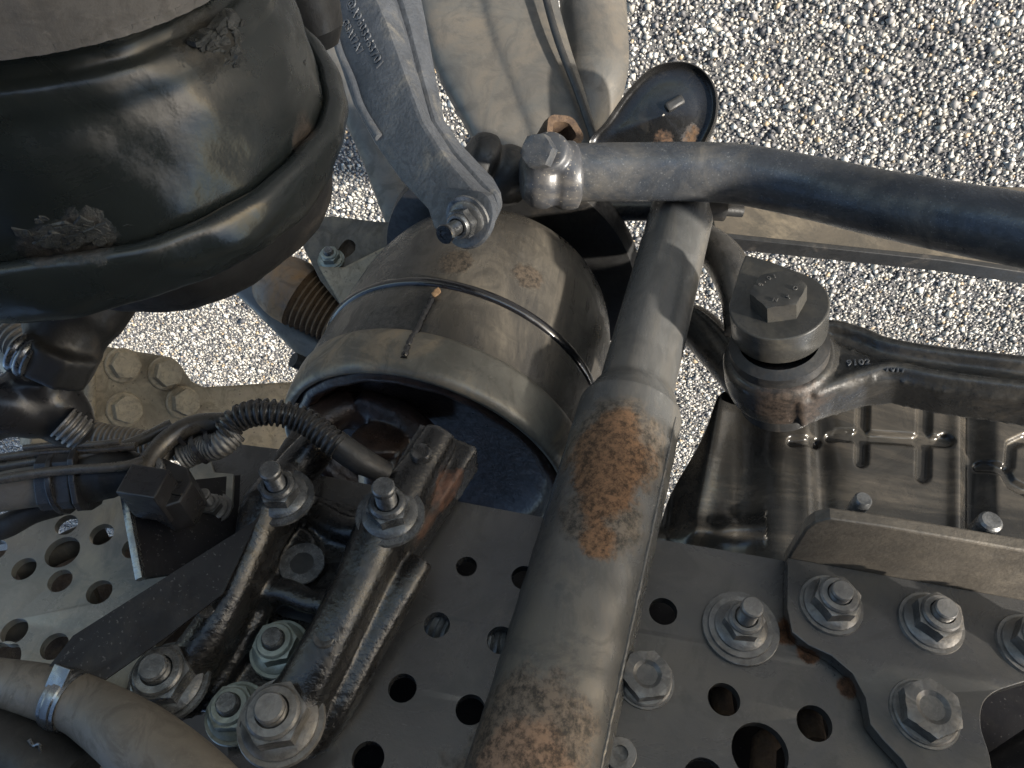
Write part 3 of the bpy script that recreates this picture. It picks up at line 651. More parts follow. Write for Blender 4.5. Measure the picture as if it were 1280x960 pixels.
# ================================================================== AXLE BEAM (top centre)
axl = thing('axle_beam', 'dusty taupe ridged axle casting at the top, between the lever and the cup', 'axle beam', P(690, 200, .95))
def band(pts, ws, d, seg=16, ry=.5, sq=.6):
    pp = smooth_path([P(x, y, dd) for (x, y), dd in zip(pts, d)], 8); n = len(pp)
    rr = [float(np.interp(i/(n-1), np.linspace(0, 1, len(ws)), ws)) for i in range(n)]
    return pp, rr
g = G()
pp, rr = band([(560, -60), (590, 60), (640, 160), (690, 290)], [.055, .053, .050, .045], [1.0, .97, .94, .92]); g.tube(pp, rr, 28, ry=.5, up=V(0, 0, 1), sq=.55)
pp, rr = band([(630, -60), (660, 50), (696, 150), (735, 270)], [.052, .048, .042, .036], [.99, .96, .93, .91]); g.tube(pp, rr, 28, ry=.42, up=V(.15, 0, 1), sq=.5)
obj('beam', g, M['axle'], axl, fuse=.003, smi=4)
g = G(); pp, rr = band([(735, -80), (742, 20), (744, 90), (728, 160), (715, 200)], [.042, .044, .042, .034, .028], [1.02, 1.01, .99, .98, .97]); g.tube(pp, rr, 28, ry=.8)
obj('end_housing', g, M['axle'], axl, fuse=.003, smi=4, label='rounded end housing')
g = G(); pp = smooth_path([P(668, -60, .945), P(694, 40, .925), P(722, 115, .91), P(748, 190, .895)], 10); g.tube(pp, .0045, 10); obj('dark_rib', g, M['rubber'], axl, label='dark line along the ridge')  # thin black tube drawn for the dark edge line of the ridge
# slim arm behind the lever
g = G(); g.tube(smooth_path([P(360, -40, 1.05), P(420, 70, 1.04), P(470, 170, 1.03), P(505, 260, 1.02), P(525, 310, 1.02)], 8), .030, 28, ry=.8)
obj('control_arm', g, M['axle'], label='smooth tan control arm behind the lever with cast numbers', cat='control arm')

# ================================================================== LEVER with cast number
LV = Plane(P(480, 120, .62), V(-.55, .10, .83), V(1, 0, 0))
SGN = -1
lev = thing('cast_lever', 'blue grey cast lever with raised numbers and a nut at its lower eye', 'lever', P(590, 270, .68))
Lf = [(400, -60), (407, 0), (420, 70), (440, 130), (468, 180), (500, 225), (535, 262), (542, 285), (560, 300), (590, 304), (612, 290), (621, 262), (610, 245), (594, 240), (561, 201), (529, 151), (504, 86), (484, 30), (471, 0), (455, -60)]
Lb = [(440, -60), (447, 0), (455, 70), (470, 130), (490, 180), (515, 225), (545, 255), (560, 280), (575, 292), (600, 298), (616, 284), (629, 258), (627, 240), (618, 222), (578, 180), (557, 150), (545, 86), (535, 30), (529, 0), (515, -60)]
def mixo(t): return [(a[0]*(1-t)+b[0]*t, a[1]*(1-t)+b[1]*t) for a, b in zip(Lf, Lb)]
def shr(o_, k):
    n = len(o_); r = []
    for i in range(n):
        a, b, c = Vector(o_[i-1]), Vector(o_[i]), Vector(o_[(i+1) % n]); t = (c-a).normalized(); r.append((b.x+(-t.y)*k*-1*-1, b.y+t.x*k))
    return r
Lm0, Lm1 = shr(mixo(.42), SGN*5), shr(mixo(.56), SGN*5)
g = G(); g.loft(LV, Lf, mixo(.42), 0, -.022); g.loft(LV, mixo(.56), Lb, -.029, -.052)
obj('lever_body', g, M['castgrey'], lev, bevel=.0035)
g = G(); g.loft(LV, Lm0, Lm1, -.018, -.033); obj('lever_web', g, M['castgrey'], lev)
g = G(); g.lathe(LV.at(588, 275, 0), LV.n, [(.021, -.002), (.021, .002), (.019, .003), (0, .003)], 36); obj('eye_face', g, M['castgrey'], lev)
ln = V(-.47, -.47, .72).normalized()
bolt(lev, LV.at(585, 275, .004), ln, .0145, 'longnut', M['darknut'], .3, 'hexagon nut with hollow stud end')
g = G(); tp = LV.at(585, 275, .004)+ln*.0302; g.lathe(tp, ln, [(.0035, -.002), (.0035, .0012), (.0066, .0012), (.007, 0)], 24); g.lathe(tp, ln, [(0, .0008), (.0037, .0008)], 6); 
obj('hex_socket', g, M['oil'], lev)
TP = Plane(LV.o+LV.n*.0001, LV.n, V(1, 0, 0))
def tline(s, p0, p1, size, ext=.0008):
    u0, v0 = TP.uv(*p0); u1, v1 = TP.uv(*p1); text(s, TP, u0, v0, math.atan2(v1-v0, u1-u0), size, M['castgrey'], lev, ext=ext)
tline('@A9603363701', (434, 3), (484, 113), .0108)
tline('GSA17A7', (428, 29), (462, 96), .0092)
# raised border on the left of the lever face
g = G(); g.tube(smooth_path([LV.at(*q, .0005) for q in ((412, 10), (424, 62), (440, 100), (452, 135), (474, 172))], 8), .0035, 10)
obj('flash_line', g, M['castgrey'], lev)

# rubber stop hanging in from the top
g = G(); g.lathe(P(380, 8, .47), V(-.25, .75, .6), [(0, -.026), (.012, -.025), (.019, -.015), (.025, .01), (.03, .04), (.03, .07)], 20)
obj('rubber_stop', g, M['rubber'], label='black tapered rubber stop hanging in from the top edge', cat='rubber stop', ang=20)

# ================================================================== AIR SPRING
aax = V(-.27, -.735, .62).normalized()
asp = thing('air_spring', 'dusty brown air spring drum with black ring seam in the middle', 'air spring', AS-aax*.22)
R0 = .137
A2 = AS+aax*.014
g = G(); g.lathe(A2, aax, [(R0*.99, -.096), (R0*1.0, -.085), (R0*1.0, -.043), (R0*.993, -.039), (R0*.997, -.03), (R0*.99, -.004), (R0*.96, .0), (R0*.93, -.001), (R0*.915, -.006), (R0*.91, -.02)], 128)
obj('lower_drum', g, M['air'], asp, ang=50)
g = G(); g.lathe(A2, aax, [(R0*.998, -.0395), (R0*1.006, -.038), (R0*1.016, -.034), (R0*1.014, -.026), (R0*1.008, -.012), (R0*.995, -.002), (R0*.965, .003), (R0*.935, .002)], 128, sm=4); obj('rim', g, M['airgrey'], asp, ang=60)
g = G(); g.lathe(AS, aax, [(R0*.985, -.082), (R0*.99, -.100), (R0*.985, -.135), (R0*.96, -.170), (R0*.88, -.208), (R0*.74, -.235), (R0*.5, -.25), (R0*.45, -.26)], 128, sm=5)
obj('bellows', g, M['air'], asp, ang=60)
g = G(); g.lathe(AS, aax, [(R0*.985, -.087), (R0*1.006, -.0875), (R0*1.016, -.085), (R0*1.016, -.0815), (R0*1.004, -.079), (R0*.98, -.078)], 128, sm=2)
obj('clamp_ring', g, M['oil'], asp)
g = G(); g.lathe(AS, aax, [(R0*.5, -.255), (R0*.98, -.252), (R0*1.04, -.26), (R0*1.05, -.275), (R0*.98, -.29), (R0*.8, -.31), (R0*.6, -.33)], 80, sm=3)
obj('lower_piston', g, M['rubber'], asp)
def cwob_(a, h): return 1+.012*math.sin(11*a)+.01*math.sin(23*a+1)
g = G(); g.lathe(A2, aax, [(R0*.935, -.012), (R0*.92, -.002), (R0*.87, .002), (R0*.82, -.004), (R0*.77, -.020), (R0*.5, -.026), (0, -.026)], 96, sm=3, wob=cwob)
obj('top_plate', g, M['greasy'], asp)
# oil run and chip on the drum
def on_drum(px, py, lift=0):   # nearest hit of the pixel ray with the drum cylinder
    d = P(px, py, 1).normalized(); oc = -AS; da = d - aax*d.dot(aax); oa = oc - aax*oc.dot(aax)
    a_ = da.dot(da); b_ = 2*da.dot(oa); c_ = oa.dot(oa)-(R0+lift)**2; q = b_*b_-4*a_*c_
    return d*((-b_-math.sqrt(max(q, 0)))/(2*a_))
g = G(); op = smooth_path([on_drum(*q, .0005) for q in ((541, 372), (535, 385), (528, 398), (522, 412), (514, 424), (509, 436), (505, 448))], 6)
g.tube(op, [.0019+.0009*abs(math.sin(i*.9))+.0006*random.random() for i in range(len(op))], 8); obj('oil_run', g, M['oil'], asp)
g = G(); q = on_drum(543, 367, .002)
for k in range(5): g.box(q+V(random.uniform(-.003, .003), random.uniform(-.003, .003), 0), V(.8, .6, 0), V(-.6, .8, 0), V(0, 0, 1), .005, .004, .003)
obj('resin_blob', g, M['rust'], asp, fuse=.0009, smi=2)

# ================================================================== BLACK CASTING BRACKET on the rail
cast = thing('cast_bracket', 'oily black two armed cast bracket bolted to the rail in front of the air spring', 'bracket', on_web(300, 900))
def wp(px, py, h): return WEB.at(px, py, h)
g = G()
# left arm
def arm_(pts, r, ry=.8, seg=18, sq=.8): g.tube(smooth_path([wp(*q) for q in pts], 8), r, seg, ry=ry, up=yc, sq=sq)
arm_([(212, 868, .006), (250, 820, .022), (285, 760, .034), (318, 690, .042), (338, 640, .044), (370, 590, .044), (400, 555, .05)], [.021, .014, .0115, .012, .0165, .012, .011], ry=1.3)
arm_([(262, 870, .006), (300, 800, .012), (340, 730, .018), (370, 690, .020)], [.008, .010, .012, .010])
# right arm
arm_([(352, 918, .006), (385, 860, .020), (420, 790, .032), (450, 730, .038), (472, 680, .042), (495, 640, .044), (528, 585, .048), (552, 545, .05)], [.025, .017, .015, .015, .017, .018, .013, .012], ry=1.2)
arm_([(392, 930, .002), (425, 875, .010), (465, 800, .018), (505, 735, .026), (530, 700, .030)], [.010, .011, .011, .010, .007], ry=1.0)
g.slab([wp(400, 900, .006), wp(440, 790, .03), wp(480, 690, .036), wp(530, 690, .028), wp(465, 810, .012)], .008)
# body webs between the arms
g.prism(WEB, [(335, 620), (465, 655), (510, 690), (450, 800), (425, 800), (400, 765), (340, 765), (300, 830), (262, 880), (240, 860), (300, 720)], .004, .022)
g.prism(WEB, [(462, 680), (530, 560), (600, 590), (535, 690), (470, 790)], .004, .034)
g.prism(WEB, [(330, 640), (390, 550), (410, 560), (400, 640), (380, 690)], .004, .036)
g.prism(WEB, [(200, 850), (255, 890), (330, 930), (380, 930), (400, 860), (430, 790), (300, 760), (240, 820)], -.001, .006)
g.slab([wp(262, 868, .004), wp(250, 830, .02), wp(318, 690, .042), (wp(345, 690, .03)), wp(300, 810, .004)], .008)
arm_([(318, 745, .024), (352, 738, .027), (390, 752, .027), (420, 748, .028)], .008)
arm_([(390, 640, .024), (430, 660, .026), (470, 662, .03)], .009)
g.lathe(wp(378, 706, .0), yc, [(0, .004), (.0145, .006), (.0145, .026), (.0135, .028), (0, .028)], 30)
obj('casting', g, M['cast'], cast, fuse=.0021, smi=3)
g = G(); hp = wp(378, 705, .0275); g.lathe(hp, yc, [(.0075, -.001), (.0075, .0014), (.0142, .0014), (.0145, .0)], 36); g2 = G(); g2.lathe(hp, yc, [(0, .0006), (.0078, .0006)], 24)
obj('bushing_ring', g, M['darknut'], cast); obj('bushing_hole', g2, M['rubber'], cast)
for (x, y, h) in ((267, 768, .046), (410, 806, .046), (528, 578, .066)): g = G(); g.lathe(wp(x, y, h-.012), yc, [(.0075, 0), (.0072, .012), (.006, .0135), (0, .0135)], 24); obj('cast_boss', g, M['cast'], cast)
for (x, y, h, k, r_, m_, rt, lb) in (
    (212, 853, .024, 'nut', .0205, 'darknut', .3, 'dark flange nut at the foot of the left arm'),
    (352, 903, .026, 'nut', .0215, 'steelnut', .35, 'grey flange nut at the foot of the right arm'),
    (353, 622, .056, 'longnut', .0165, 'darknut', .2, 'oily nut with long stud at the top of the left arm'),
    (488, 645, .058, 'longnut', .0175, 'darknut', .5, 'oily nut with long stud at the top of the right arm'),
    (350, 812, .010, 'nut', .0160, 'greennut', .4, 'pale green nut inside the pocket'),
    (296, 892, .008, 'nut', .0160, 'greennut', .2, 'pale green nut below the pocket')):
    bolt(cast, wp(x, y, h), yc, r_, k, M[m_], rt, lb)
# studs and fitting seen in the air spring's mouth
g = G(); g.lathe(P(475, 575, .66), V(.1, .85, .5), [(0, -.03), (.018, -.03), (.018, .014), (.024, .016), (.024, .024), (.014, .028), (0, .028)], 32, wob=lambda a, h: 1+.03*math.sin(6*a))
g.tube([P(455, 500, .68), P(500, 520, .67), P(540, 560, .66)], .016, 20)
g.tube([P(395, 530, .67), P(430, 510, .68), P(470, 520, .69)], .018, 20)
obj('air_fitting', g, M['greasy'], label='greasy brown air fitting inside the mouth of the air spring', cat='fitting', fuse=.0022, smi=3)

# ================================================================== PERFORATED PLATE, left
PL = Plane(WEB.at(90, 720, .002), yc)
pp_ = thing('perforated_plate', 'pale dusty steel plate with oval looking holes at the left edge', 'plate', PL.at(60, 850))
hl = [(83, 656, .0078), (127, 668, .0082), (78, 690, .0115), (30, 711, .0080), (75, 726, .0080), (124, 740, .0084), (18, 789, .0084), (68, 808, .0086), (167, 685, .0078), (-6, 688, .0078), (0, 826, .0125)]
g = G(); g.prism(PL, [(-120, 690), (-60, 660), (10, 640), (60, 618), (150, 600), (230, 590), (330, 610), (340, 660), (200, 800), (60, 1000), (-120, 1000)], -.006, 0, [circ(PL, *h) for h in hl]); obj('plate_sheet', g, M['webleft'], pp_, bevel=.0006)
g = G(); g.prism(PL, [(-120, 640), (200, 600), (330, 600), (200, 850), (-120, 960)], -.075, -.07); obj('backing_sheet', g, M['rustdark'], pp_)
g = G(); g.tube([PL.at(20, 712, -.02), PL.at(130, 660, -.03)], .010); g.tube([PL.at(-20, 800, -.02), PL.at(120, 740, -.025)], .009); obj('rusty_pipe', g, M['brown'], label='brown pipe glimpsed through the holes of the pale plate', cat='pipe')
# dark sheet guard with a bright edge
g = G(); g.slab([wp(60, 836, .062), wp(92, 795, .064), wp(318, 652, .062), wp(335, 670, .008), wp(292, 762, .004), wp(228, 812, .003), wp(150, 868, .003), wp(90, 880, .03)], .0025)
obj('guard_sheet', g, M['guard'], label='dark folded guard sheet between the pale plate and the black casting', cat='guard')
g = G(); g.slab([wp(157, 610, .060), wp(177, 724, .050), wp(330, 700, .003), wp(310, 600, .003)], .003)
obj('divider_sheet', g, M['guard'], label='small dark divider sheet under the clip block', cat='divider')
g = G(); g.tube([wp(155, 610, .062), wp(176, 724, .052)], .0026, 8, sq=.5); obj('bright_edge', g, M['clamp'], label='narrow bright strip edge standing on the pale plate', cat='strip')
# flat stepped plate with small nut
st = thing('stepped_plate', 'stepped flat grey plate with a small nut, upper left of the casting', 'plate', wp(260, 640, .0))
SPn = WEB.off(.022)
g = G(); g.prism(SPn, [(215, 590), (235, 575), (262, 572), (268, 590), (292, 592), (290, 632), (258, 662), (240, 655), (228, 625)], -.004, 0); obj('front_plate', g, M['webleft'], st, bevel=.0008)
g = G(); g.prism(SPn, [(225, 560), (290, 548), (385, 560), (380, 610), (330, 650), (250, 620)], -.016, -.006); obj('rear_plate', g, M['web'], st, bevel=.0008)
bolt(st, SPn.at(266, 637), yc, .0105, 'longnut', M['steelnut'], .2)
bolt(st, SPn.at(312, 638, .0), yc+xc*.3, .006, 'longnut', M['darknut'], .2)
# clip block
cb = thing('clip_block', 'black clip block with socket screw clamping the cables', 'clip', wp(200, 610, .07))
CBp = WEB.off(.085)
g = G(); g.prism(CBp, [(172, 578), (205, 572), (236, 585), (240, 602), (225, 628), (200, 636), (172, 620)], -.03, 0); obj('block', g, M['plastic'], cb, bevel=.0015)
g = G(); g.box(wp(190, 617, .085), xc, yc, zc, .024, .03, .020); obj('block_front', g, M['plastic'], cb, bevel=.001)
g = G(); g.lathe(wp(190, 588, .085), yc, [(.008, -.002), (.008, .004), (.0072, .005), (.0042, .005), (.0042, .001), (0, .001)], 24); obj('socket_screw', g, M['darknut'], cb)
g = G()
for y in (600, 617): g.box(wp(219, y, .0855), xc, yc, zc, .008, .002, .0016)
obj('slot', g, M['rubber'], cb)

# ================================================================== HOSES & CABLES
def corr(pts, r, amp, pitch, n=40):
    path = smooth_path(pts, n); ln_ = 0; out = [0]
    for a, b in zip(path, path[1:]): ln_ += (b-a).length; out.append(ln_)
    m = int(ln_/pitch)*6; res = []; rr = []
    for i in range(m+1):
        t = ln_*i/m; j = min(max(np.searchsorted(out, t), 1), len(path)-1); f_ = (t-out[j-1])/max(out[j]-out[j-1], 1e-9)
        res.append(path[j-1].lerp(path[j], f_)); w = (i % 6)/6; rr.append(r+amp*(1 if w < .5 else -1)*(.8 if w in (0, .5) else 1))
    return res, rr
a, b = corr([wp(282, 540, .09), wp(300, 522, .095), wp(335, 515, .098), wp(380, 526, .092), wp(425, 560, .085)], .0077, .0011, .0040)
g = G(); g.tube(a, b, 20); obj('corrugated_conduit', g, M['conduit'], label='shiny black corrugated conduit curving over to the air spring mouth', cat='conduit', ang=60)
g = G(); g.tube(smooth_path([wp(418, 553, .086), wp(450, 575, .075), wp(482, 590, .06)], 8), [.0088, .0088, .007], 20); obj('conduit_boot', g, M['rubber'], label='greasy rubber boot at the end of the corrugated conduit', cat='boot')
a, b = corr([wp(228, 572, .075), wp(250, 562, .078), wp(275, 556, .085), wp(295, 538, .088)], .0082, .0004, .0022)
g = G(); g.tube(a, b, 20); obj('braided_sleeve', g, M['braid'], label='silver braided sleeve under the cable bundle', cat='sleeve', ang=60)
bundle = [[(175, 600), (190, 570), (215, 545), (245, 530), (285, 527)], [(180, 590), (205, 555), (235, 537), (290, 535)], [(190, 592), (215, 560), (240, 545), (270, 545)]]
for i, b_ in enumerate(bundle):
    g = G(); g.tube(smooth_path([wp(x, y, .088-.006*i) for x, y in b_], 8), .0062-.001*i, 14)
    obj('cable', g, M['wire'], label=['thick upper cable of the bundle above the clip block', 'middle cable of the bundle above the clip block', 'lowest cable of the bundle above the clip block'][i], cat='cable', group='cables of the bundle above the clip block')
g = G()
for (x, y, rr_) in ((228, 545, .0085), (257, 533, .0085), (250, 562, .0092), (268, 556, .0092)):
    p0 = wp(x, y, .083); g.lathe(p0, V(.8, .5, -.1), [(rr_, -.0014), (rr_+.0008, -.0014), (rr_+.0008, .0014), (rr_, .0014), (rr_, -.0014)], 24)
obj('cable_tie', g, M['plastic'], label='thin black ties round the cable bundle and braided sleeve', cat='cable tie')
lw = [[(-40, 592), (40, 578), (110, 570), (170, 552), (215, 530)], [(-40, 578), (50, 566), (120, 562), (170, 558)], [(-40, 606), (60, 590), (150, 583), (180, 575)], [(30, 560), (70, 556), (110, 556), (150, 552)]]
for i, b_ in enumerate(lw):
    g = G(); g.tube(smooth_path([wp(x, y, .085+.004*i) for x, y in b_], 8), [.0036, .0026, .003, .002][i], 10)
    obj('thin_cable', g, M['wire'], label=['upward bending thin cable running from the left edge to the bundle', 'uppermost straight thin cable at the left edge', 'lowest thin cable just over the grey pipe', 'shortest thin cable left of the bundle'][i], cat='cable', group='thin cables at the left edge')
cpip = thing('coolant_pipe', 'grey pipe with black coupling below the thin cables at the left edge', 'pipe', wp(60, 600, .06))
g = G(); g.tube(smooth_path([wp(-60, 618, .065), wp(20, 606, .07), wp(90, 598, .07)], 8), .0155, 28); obj('pipe', g, M['hose'], cpip)
g = G(); g.tube([wp(62, 601, .07), wp(104, 598, .07)], .0185, 12, sq=.6); g.tube([wp(104, 598, .07), wp(112, 597, .07)], .0205, 12, sq=.6); g.tube([wp(76, 601, .07), wp(84, 600, .07)], .0215, 20); obj('coupling', g, M['plastic'], cpip, bevel=.0008)
g = G(); g.tube(smooth_path([wp(104, 598, .07), wp(140, 590, .072), wp(175, 592, .072)], 8), [.0165, .0165, .012], 24); obj('sleeve', g, M['rubber'], cpip)
g = G(); g.tube(smooth_path([wp(-60, 668, .03), wp(0, 660, .035), (wp(40, 640, .04)), wp(80, 628, .04)], 8), .008, 16); obj('black_hose', g, M['rubber'], label='thin black hose crossing above the pale perforated plate', cat='hose')
# big hose bottom left
bh = thing('rubber_hose', 'wide dusty grey rubber hose with band clamp in the lower left corner', 'hose', P(150, 930, .40))
hp_ = smooth_path([P(-70, 845, .44), P(0, 853, .43), P(60, 866, .42), P(110, 885, .415), P(170, 924, .40), P(232, 972, .39), P(300, 1040, .38)], 12)
g = G(); g.tube(hp_, [.0125, .0127, .0142, .0152, .0182, .0186, .0186], 40); obj('hose', g, M['hose'], bh)
cpos = P(84, 875, .418); cdir = (P(110, 885, .415)-P(60, 866, .42)).normalized()
g = G(); g.lathe(cpos, cdir, [(.0145, -.005), (.0158, -.005), (.0158, -.003), (.0164, -.002), (.0164, .002), (.0158, .003), (.0158, .005), (.0145, .005)], 48); obj('band_clamp', g, M['clamp'], bh, ang=25)
g = G(); tq = cpos+V(.0, .014, .008); g.box(tq, cdir, V(0, .3, 1).normalized(), cdir.cross(V(0, .3, 1)).normalized(), .010, .004, .014); obj('clamp_screw', g, M['clamp'], bh, bevel=.0004)
g = G(); g.tube(smooth_path([P(-60, 925, .42), P(20, 945, .415), P(90, 985, .41)], 8), .022, 28); obj('lower_hose', g, M['rubber'], label='black hose in the bottom left corner under the wide grey hose', cat='hose')
g = G(); g.tube(smooth_path([P(36, 924, .40), P(42, 932, .40), P(50, 932, .40), P(51, 960, .40), P(48, 985, .40)], 6), .0010, 8); obj('bent_wire', g, M['clamp'], label='thin bent bright wire below the band clamp', cat='wire')
g = G(); g.lathe(P(140, 952, .47), yc, [(0, .01), (.006, .01), (.009, .004), (.012, 0), (.012, -.01)], 6); obj('brass_fitting', g, M['brownnut'], label='small yellowish fitting peeping out below the wide hose', cat='fitting')
g = G(); g.slab([P(92, 945, .50), P(125, 925, .50), P(200, 985, .48), P(120, 1010, .48)], .002); obj('pale_tab', g, M['webleft'], label='small pale tab below the wide grey hose', cat='tab')

# ================================================================== BROWN BRACKET with four bolts (left, behind)
MB = Plane(P(190, 480, .92), V(.72, .02, .69), V(.69, 0, -.72))
mb = thing('bolted_bracket', 'dusty brown bracket plate with four large bolts and long beam on the left', 'bracket', MB.at(200, 540))
g = G(); g.prism(MB, [(108, 440), (122, 431), (214, 446), (228, 458), (240, 476), (256, 484), (300, 481), (372, 477), (460, 474), (460, 580), (250, 552), (110, 552)], -.03, 0); obj('bracket_plate', g, M['bright_mud'], mb, bevel=.003)
g = G(); g.prism(MB, [(40, 450), (112, 441), (116, 552), (40, 560)], -.05, -.008); obj('rough_casting', g, M['bright_mud'], mb, fuse=.003, smi=2)
g = G(); g.tube([MB.at(113, 436, .002), MB.at(112, 500, .003), MB.at(114, 552, .002)], .006, 12); obj('edge_rib', g, M['bright_mud'], mb)
for (x, y) in ((153, 457), (206, 467), (155, 512), (228, 503)): bolt(mb, MB.at(x, y), MB.n, .0205, 'tallhead', M['brownnut'], random.random())
# lower link behind: tan diagonal bar, rusty ball joint and grey casting
ng = thing('grey_casting', 'grey cast arm with slotted hole and green nut beside the air spring', 'casting', P(440, 330, .9))
NP = Plane(P(440, 310, .92), V(-.1, .15, .98))
g = G(); g.prism(NP, [(380, 275), (415, 270), (470, 277), (530, 280), (600, 280), (600, 420), (440, 400), (400, 350), (375, 300)], -.05, 0, [px_hole(NP, [(432, 300), (443, 303), (443, 314), (430, 323), (420, 318)], 4)]); obj('arm_plate', g, M['brown'], ng, bevel=.006)
g = G(); g.prism(NP.off(.004), [(398, 333), (430, 335), (480, 310), (520, 300), (600, 300), (600, 420), (440, 405)], -.01, .006); obj('muddy_face', g, M['bright_mud'], ng, bevel=.004)
bolt(ng, NP.at(414, 325, .001), V(0, .45, .85), .0140, 'nut', M['greennut'], .2)
bj = thing('ball_joint', 'orange rusted ball joint with ribbed boot beside the black chamber', 'ball joint', P(375, 370, .92))
bja = V(.80, -.50, -.05).normalized()
g = G(); g.lathe(P(362, 362, .95), bja, [(0, -.04), (.022, -.038), (.034, -.025), (.040, -.005), (.040, .010), (.036, .018), (0, .02)], 40, sm=3); g.tube([P(330, 340, .97), P(300, 310, 1.0)], .022, 20); obj('joint_housing', g, M['rustpaint'], bj)
pr = []
for i in range(9): pr += [(.040-.001*i, .018+i*.007), (.034-.001*i, .0215+i*.007)]
g = G(); g.lathe(P(362, 362, .95), bja, pr+[(0, .085)], 48); obj('ribbed_boot', g, M['rust'], bj, ang=80)
g = G(); g.tube(smooth_path([P(290, 335, 1.0), P(335, 375, .99), P(385, 425, .98), P(430, 470, .97)], 6), .022, 16, sq=.7); obj('tie_rod', g, M['axle'], label='tan diagonal rod under the rusted ball joint', cat='rod')
g = G(); g.lathe(P(372, 452, .9), V(-.6, .3, .6), [(0, -.01), (.009, -.01), (.009, .006), (0, .006)], 12); obj('rubber_plug', g, M['rubber'], label='small black plug at the left flank of the air spring', cat='plug')

# ================================================================== BRAKE CHAMBER top left

ch = thing('brake_chamber', 'large glossy black brake chamber with clamped seam filling the top left corner', 'brake chamber', CC-chx*.12)
def cw(a, h): return 1+.010*math.sin(3*a+1)+.007*math.sin(7*a+h*90)+.004*math.sin(13*a-h*140)+.003*math.sin(29*a+h*200)
g = G(); g.lathe(CC, chx, [(RC*.995, -.002), (RC*.99, .008), (RC*.965, .022), (RC*.92, .038), (RC*.875, .047), (RC*.865, .053), (RC*.84, .058), (RC*.80, .061), (RC*.79, .065), (RC*.81, .069), (RC*.78, .075), (RC*.5, .08)], 128, sm=4, wob=cw)
obj('upper_shell', g, M['chamber'], ch, ang=60)
g = G(); g.lathe(CC, chx, [(RC*.985, -.001), (RC*1.02, .003), (RC*1.07, .001), (RC*1.09, -.009), (RC*1.075, -.020), (RC*1.03, -.027), (RC*.9, -.030)], 128, sm=4, wob=cw); obj('clamp_band', g, M['chamber'], ch, ang=60)
g = G(); g.lathe(CC+xc*.036, chx, [(RC*.72, -.02), (RC*.72, -.035), (RC*.70, -.050), (RC*.63, -.066), (RC*.5, -.076), (RC*.4, -.084), (0, -.084)], 96, sm=4, wob=lambda a, h: cw(a, h)*(1+.02*math.sin(5*a+.6)))
obj('lower_shell', g, M['rubber'], ch, ang=60)
g = G(); n_ = 150; pr = [(RC*.70, .070), (RC*.86, .072), (RC*.875, .077), (RC*.865, .100), (RC*.80, .106), (RC*.6, .106)]
g.lathe(CC, chx, pr, 300, sm=2, wob=lambda a, h: 1+(.010*(math.sin(a*75) > 0) if h > .092 else 0)+(.004*(math.sin(a*75) > 0) if h < .0755 else 0)); obj('cover', g, M['webbing'], ch, ang=30, label='grey ribbed collar on top')
g = G(); cxx = (xc-chx*xc.dot(chx)).normalized(); cyy = chx.cross(cxx)
for k in range(72):
    a = 2*math.pi*k/72; rd = cxx*math.cos(a)+cyy*math.sin(a); g.box(CC+rd*RC*.66+chx*.108, rd, chx.cross(rd), chx, RC*.24, .0042, .006)
obj('cover_ribs', g, M['webbing'], ch, kind='stuff')
g = G()
for k in range(150):
    a = 2*math.pi*k/150; rd = cxx*math.cos(a)+cyy*math.sin(a); g.box(CC+rd*RC*.868+chx*.0745, rd, chx.cross(rd), chx, .0022, .0026, .003)
obj('cover_stitching', g, M['webbing'], ch, kind='stuff')
# caked dirt: ragged flat flakes pressed on the shell
g = G()
for (x0, y0, sx_, sy_, n_) in ((368, 160, 17, 13, 40), (95, 285, 42, 9, 80), (300, 50, 26, 30, 110), (190, 78, 22, 12, 40), (395, 110, 10, 30, 50), (350, 190, 14, 8, 16)):
    for k in range(n_):
        x, y = random.gauss(x0, sx_*.7), random.gauss(y0, sy_*.7)
        p = on_cyl(x, y, CC, chx, RC*.955); h_ = (p-CC).dot(chx)
        if h_ < .004 or h_ > .060 or (p.length > CC.length+.05): continue
        rr_ = RC*float(np.interp(h_, [0, .022, .038, .05, .06], [.99, .965, .92, .865, .85]))
        nn = (p-CC)-chx*h_; p = CC+chx*h_+nn.normalized()*(rr_*.997); nn.normalize()
        t1 = chx.cross(nn).normalized(); m_ = random.randint(5, 8); r_ = random.uniform(.0012, .0045); a0_ = random.random()*6; hh_ = random.uniform(.0004, .0016)
        rim_ = [p+(t1*math.cos(a0_+q*6.283/m_)*1.5+chx*math.sin(a0_+q*6.283/m_))*r_*random.uniform(.5, 1.1) for q in range(m_)]
        top_ = [p+(q-p)*.75+nn*hh_*random.uniform(.6, 1.3) for q in rim_]; bot_ = [q-nn*.002 for q in rim_]
        g.add(bot_+top_, [(q, (q+1) % m_, m_+(q+1) % m_, m_+q) for q in range(m_)]+[tuple(range(m_, 2*m_))])
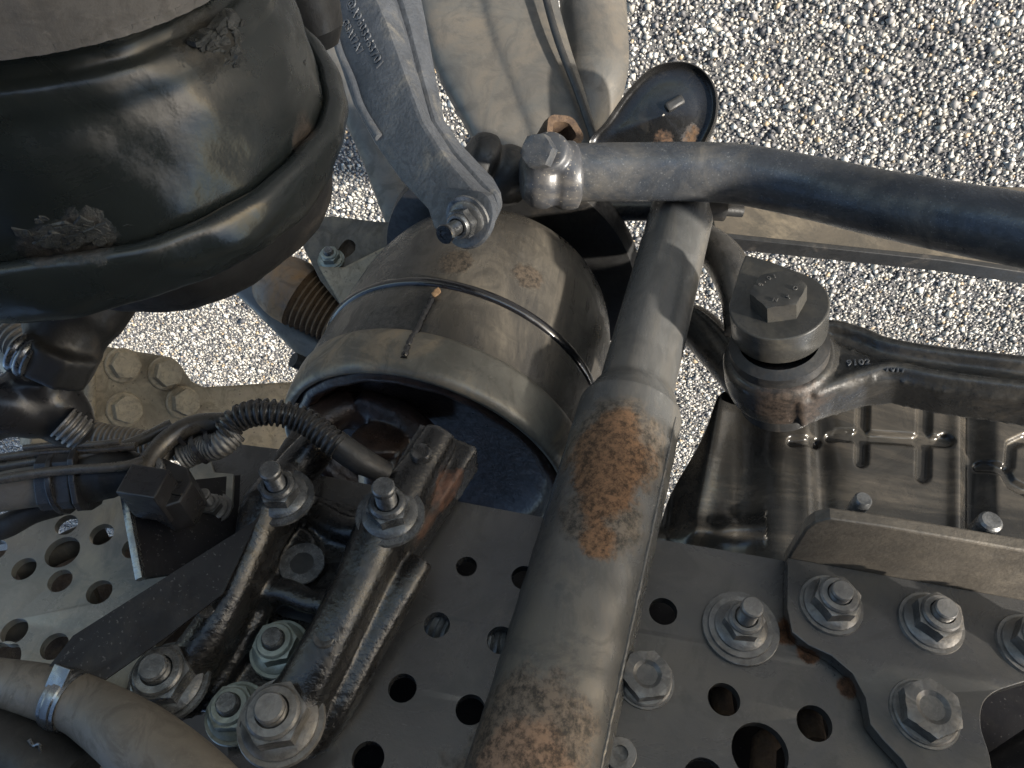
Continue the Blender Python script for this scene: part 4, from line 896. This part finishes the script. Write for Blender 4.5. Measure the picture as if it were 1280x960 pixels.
obj('dirt_scab', g, M['scab'], ch, kind='stuff', ang=20)
g = G(); g.lathe(P(112, 372, .40), V(.45, .75, -.1), [(0, -.03), (.018, -.03), (.020, -.025), (.020, -.015), (.022, -.008), (.022, .03), (0, .03)], 32); g.tube(smooth_path([P(105, 390, .40), P(82, 420, .395), P(58, 458, .39)], 8), [.019, .017, .015], 24)
g.lathe(P(74, 445, .39), V(.5, .75, .2), [(0, -.01), (.019, -.01), (.019, .008), (0, .008)], 8); obj('elbow_fitting', g, M['rubber'], ch, fuse=.002, smi=2)
con = thing('cable_connector', 'black plastic connector with silver ribs below the brake chamber', 'connector', P(50, 500, .42))
g = G(); g.tube(smooth_path([P(45, 462, .40), P(52, 492, .41), P(82, 525, .42), P(96, 540, .43)], 8), [.013, .019, .015, .010], 24); g.tube(smooth_path([P(-30, 520, .40), P(10, 508, .40), P(50, 512, .41)], 6), .016, 24); obj('connector_body', g, M['plastic'], con, fuse=.002, smi=3)
a, b = corr([P(26, 440, .38), P(48, 452, .38)], .0105, .0007, .004); g = G(); g.tube(a, b, 24); obj('ribbed_nut', g, M['clamp'], con, ang=60)
a, b = corr([P(78, 527, .405), P(105, 545, .41)], .0085, .0008, .003); g = G(); g.tube(a, b, 20); obj('ribbed_end', g, M['steelnut'], con, ang=60)
a, b = corr([P(90, 530, .62), P(125, 545, .62), P(165, 552, .62), P(230, 560, .62)], .010, .001, .004); g = G(); g.tube(a, b, 20); obj('corrugated_conduit', g, M['hose'], label='dusty ribbed conduit between the connector and the brown bracket', cat='conduit', ang=60)
a, b = corr([P(-40, 345, .62), P(0, 385, .60), P(45, 440, .58)], .017, .0014, .006); g = G(); g.tube(a, b, 24); obj('corrugated_conduit', g, M['hose'], label='wide dusty ribbed conduit at the left edge under the brake chamber', cat='conduit', ang=60)
g = G(); g.tube(smooth_path([P(-40, 380, .66), P(0, 420, .65), P(50, 480, .63)], 6), .016, 20); obj('grey_pipe', g, M['axle'], label='smooth tan pipe beside the wide ribbed conduit', cat='pipe')
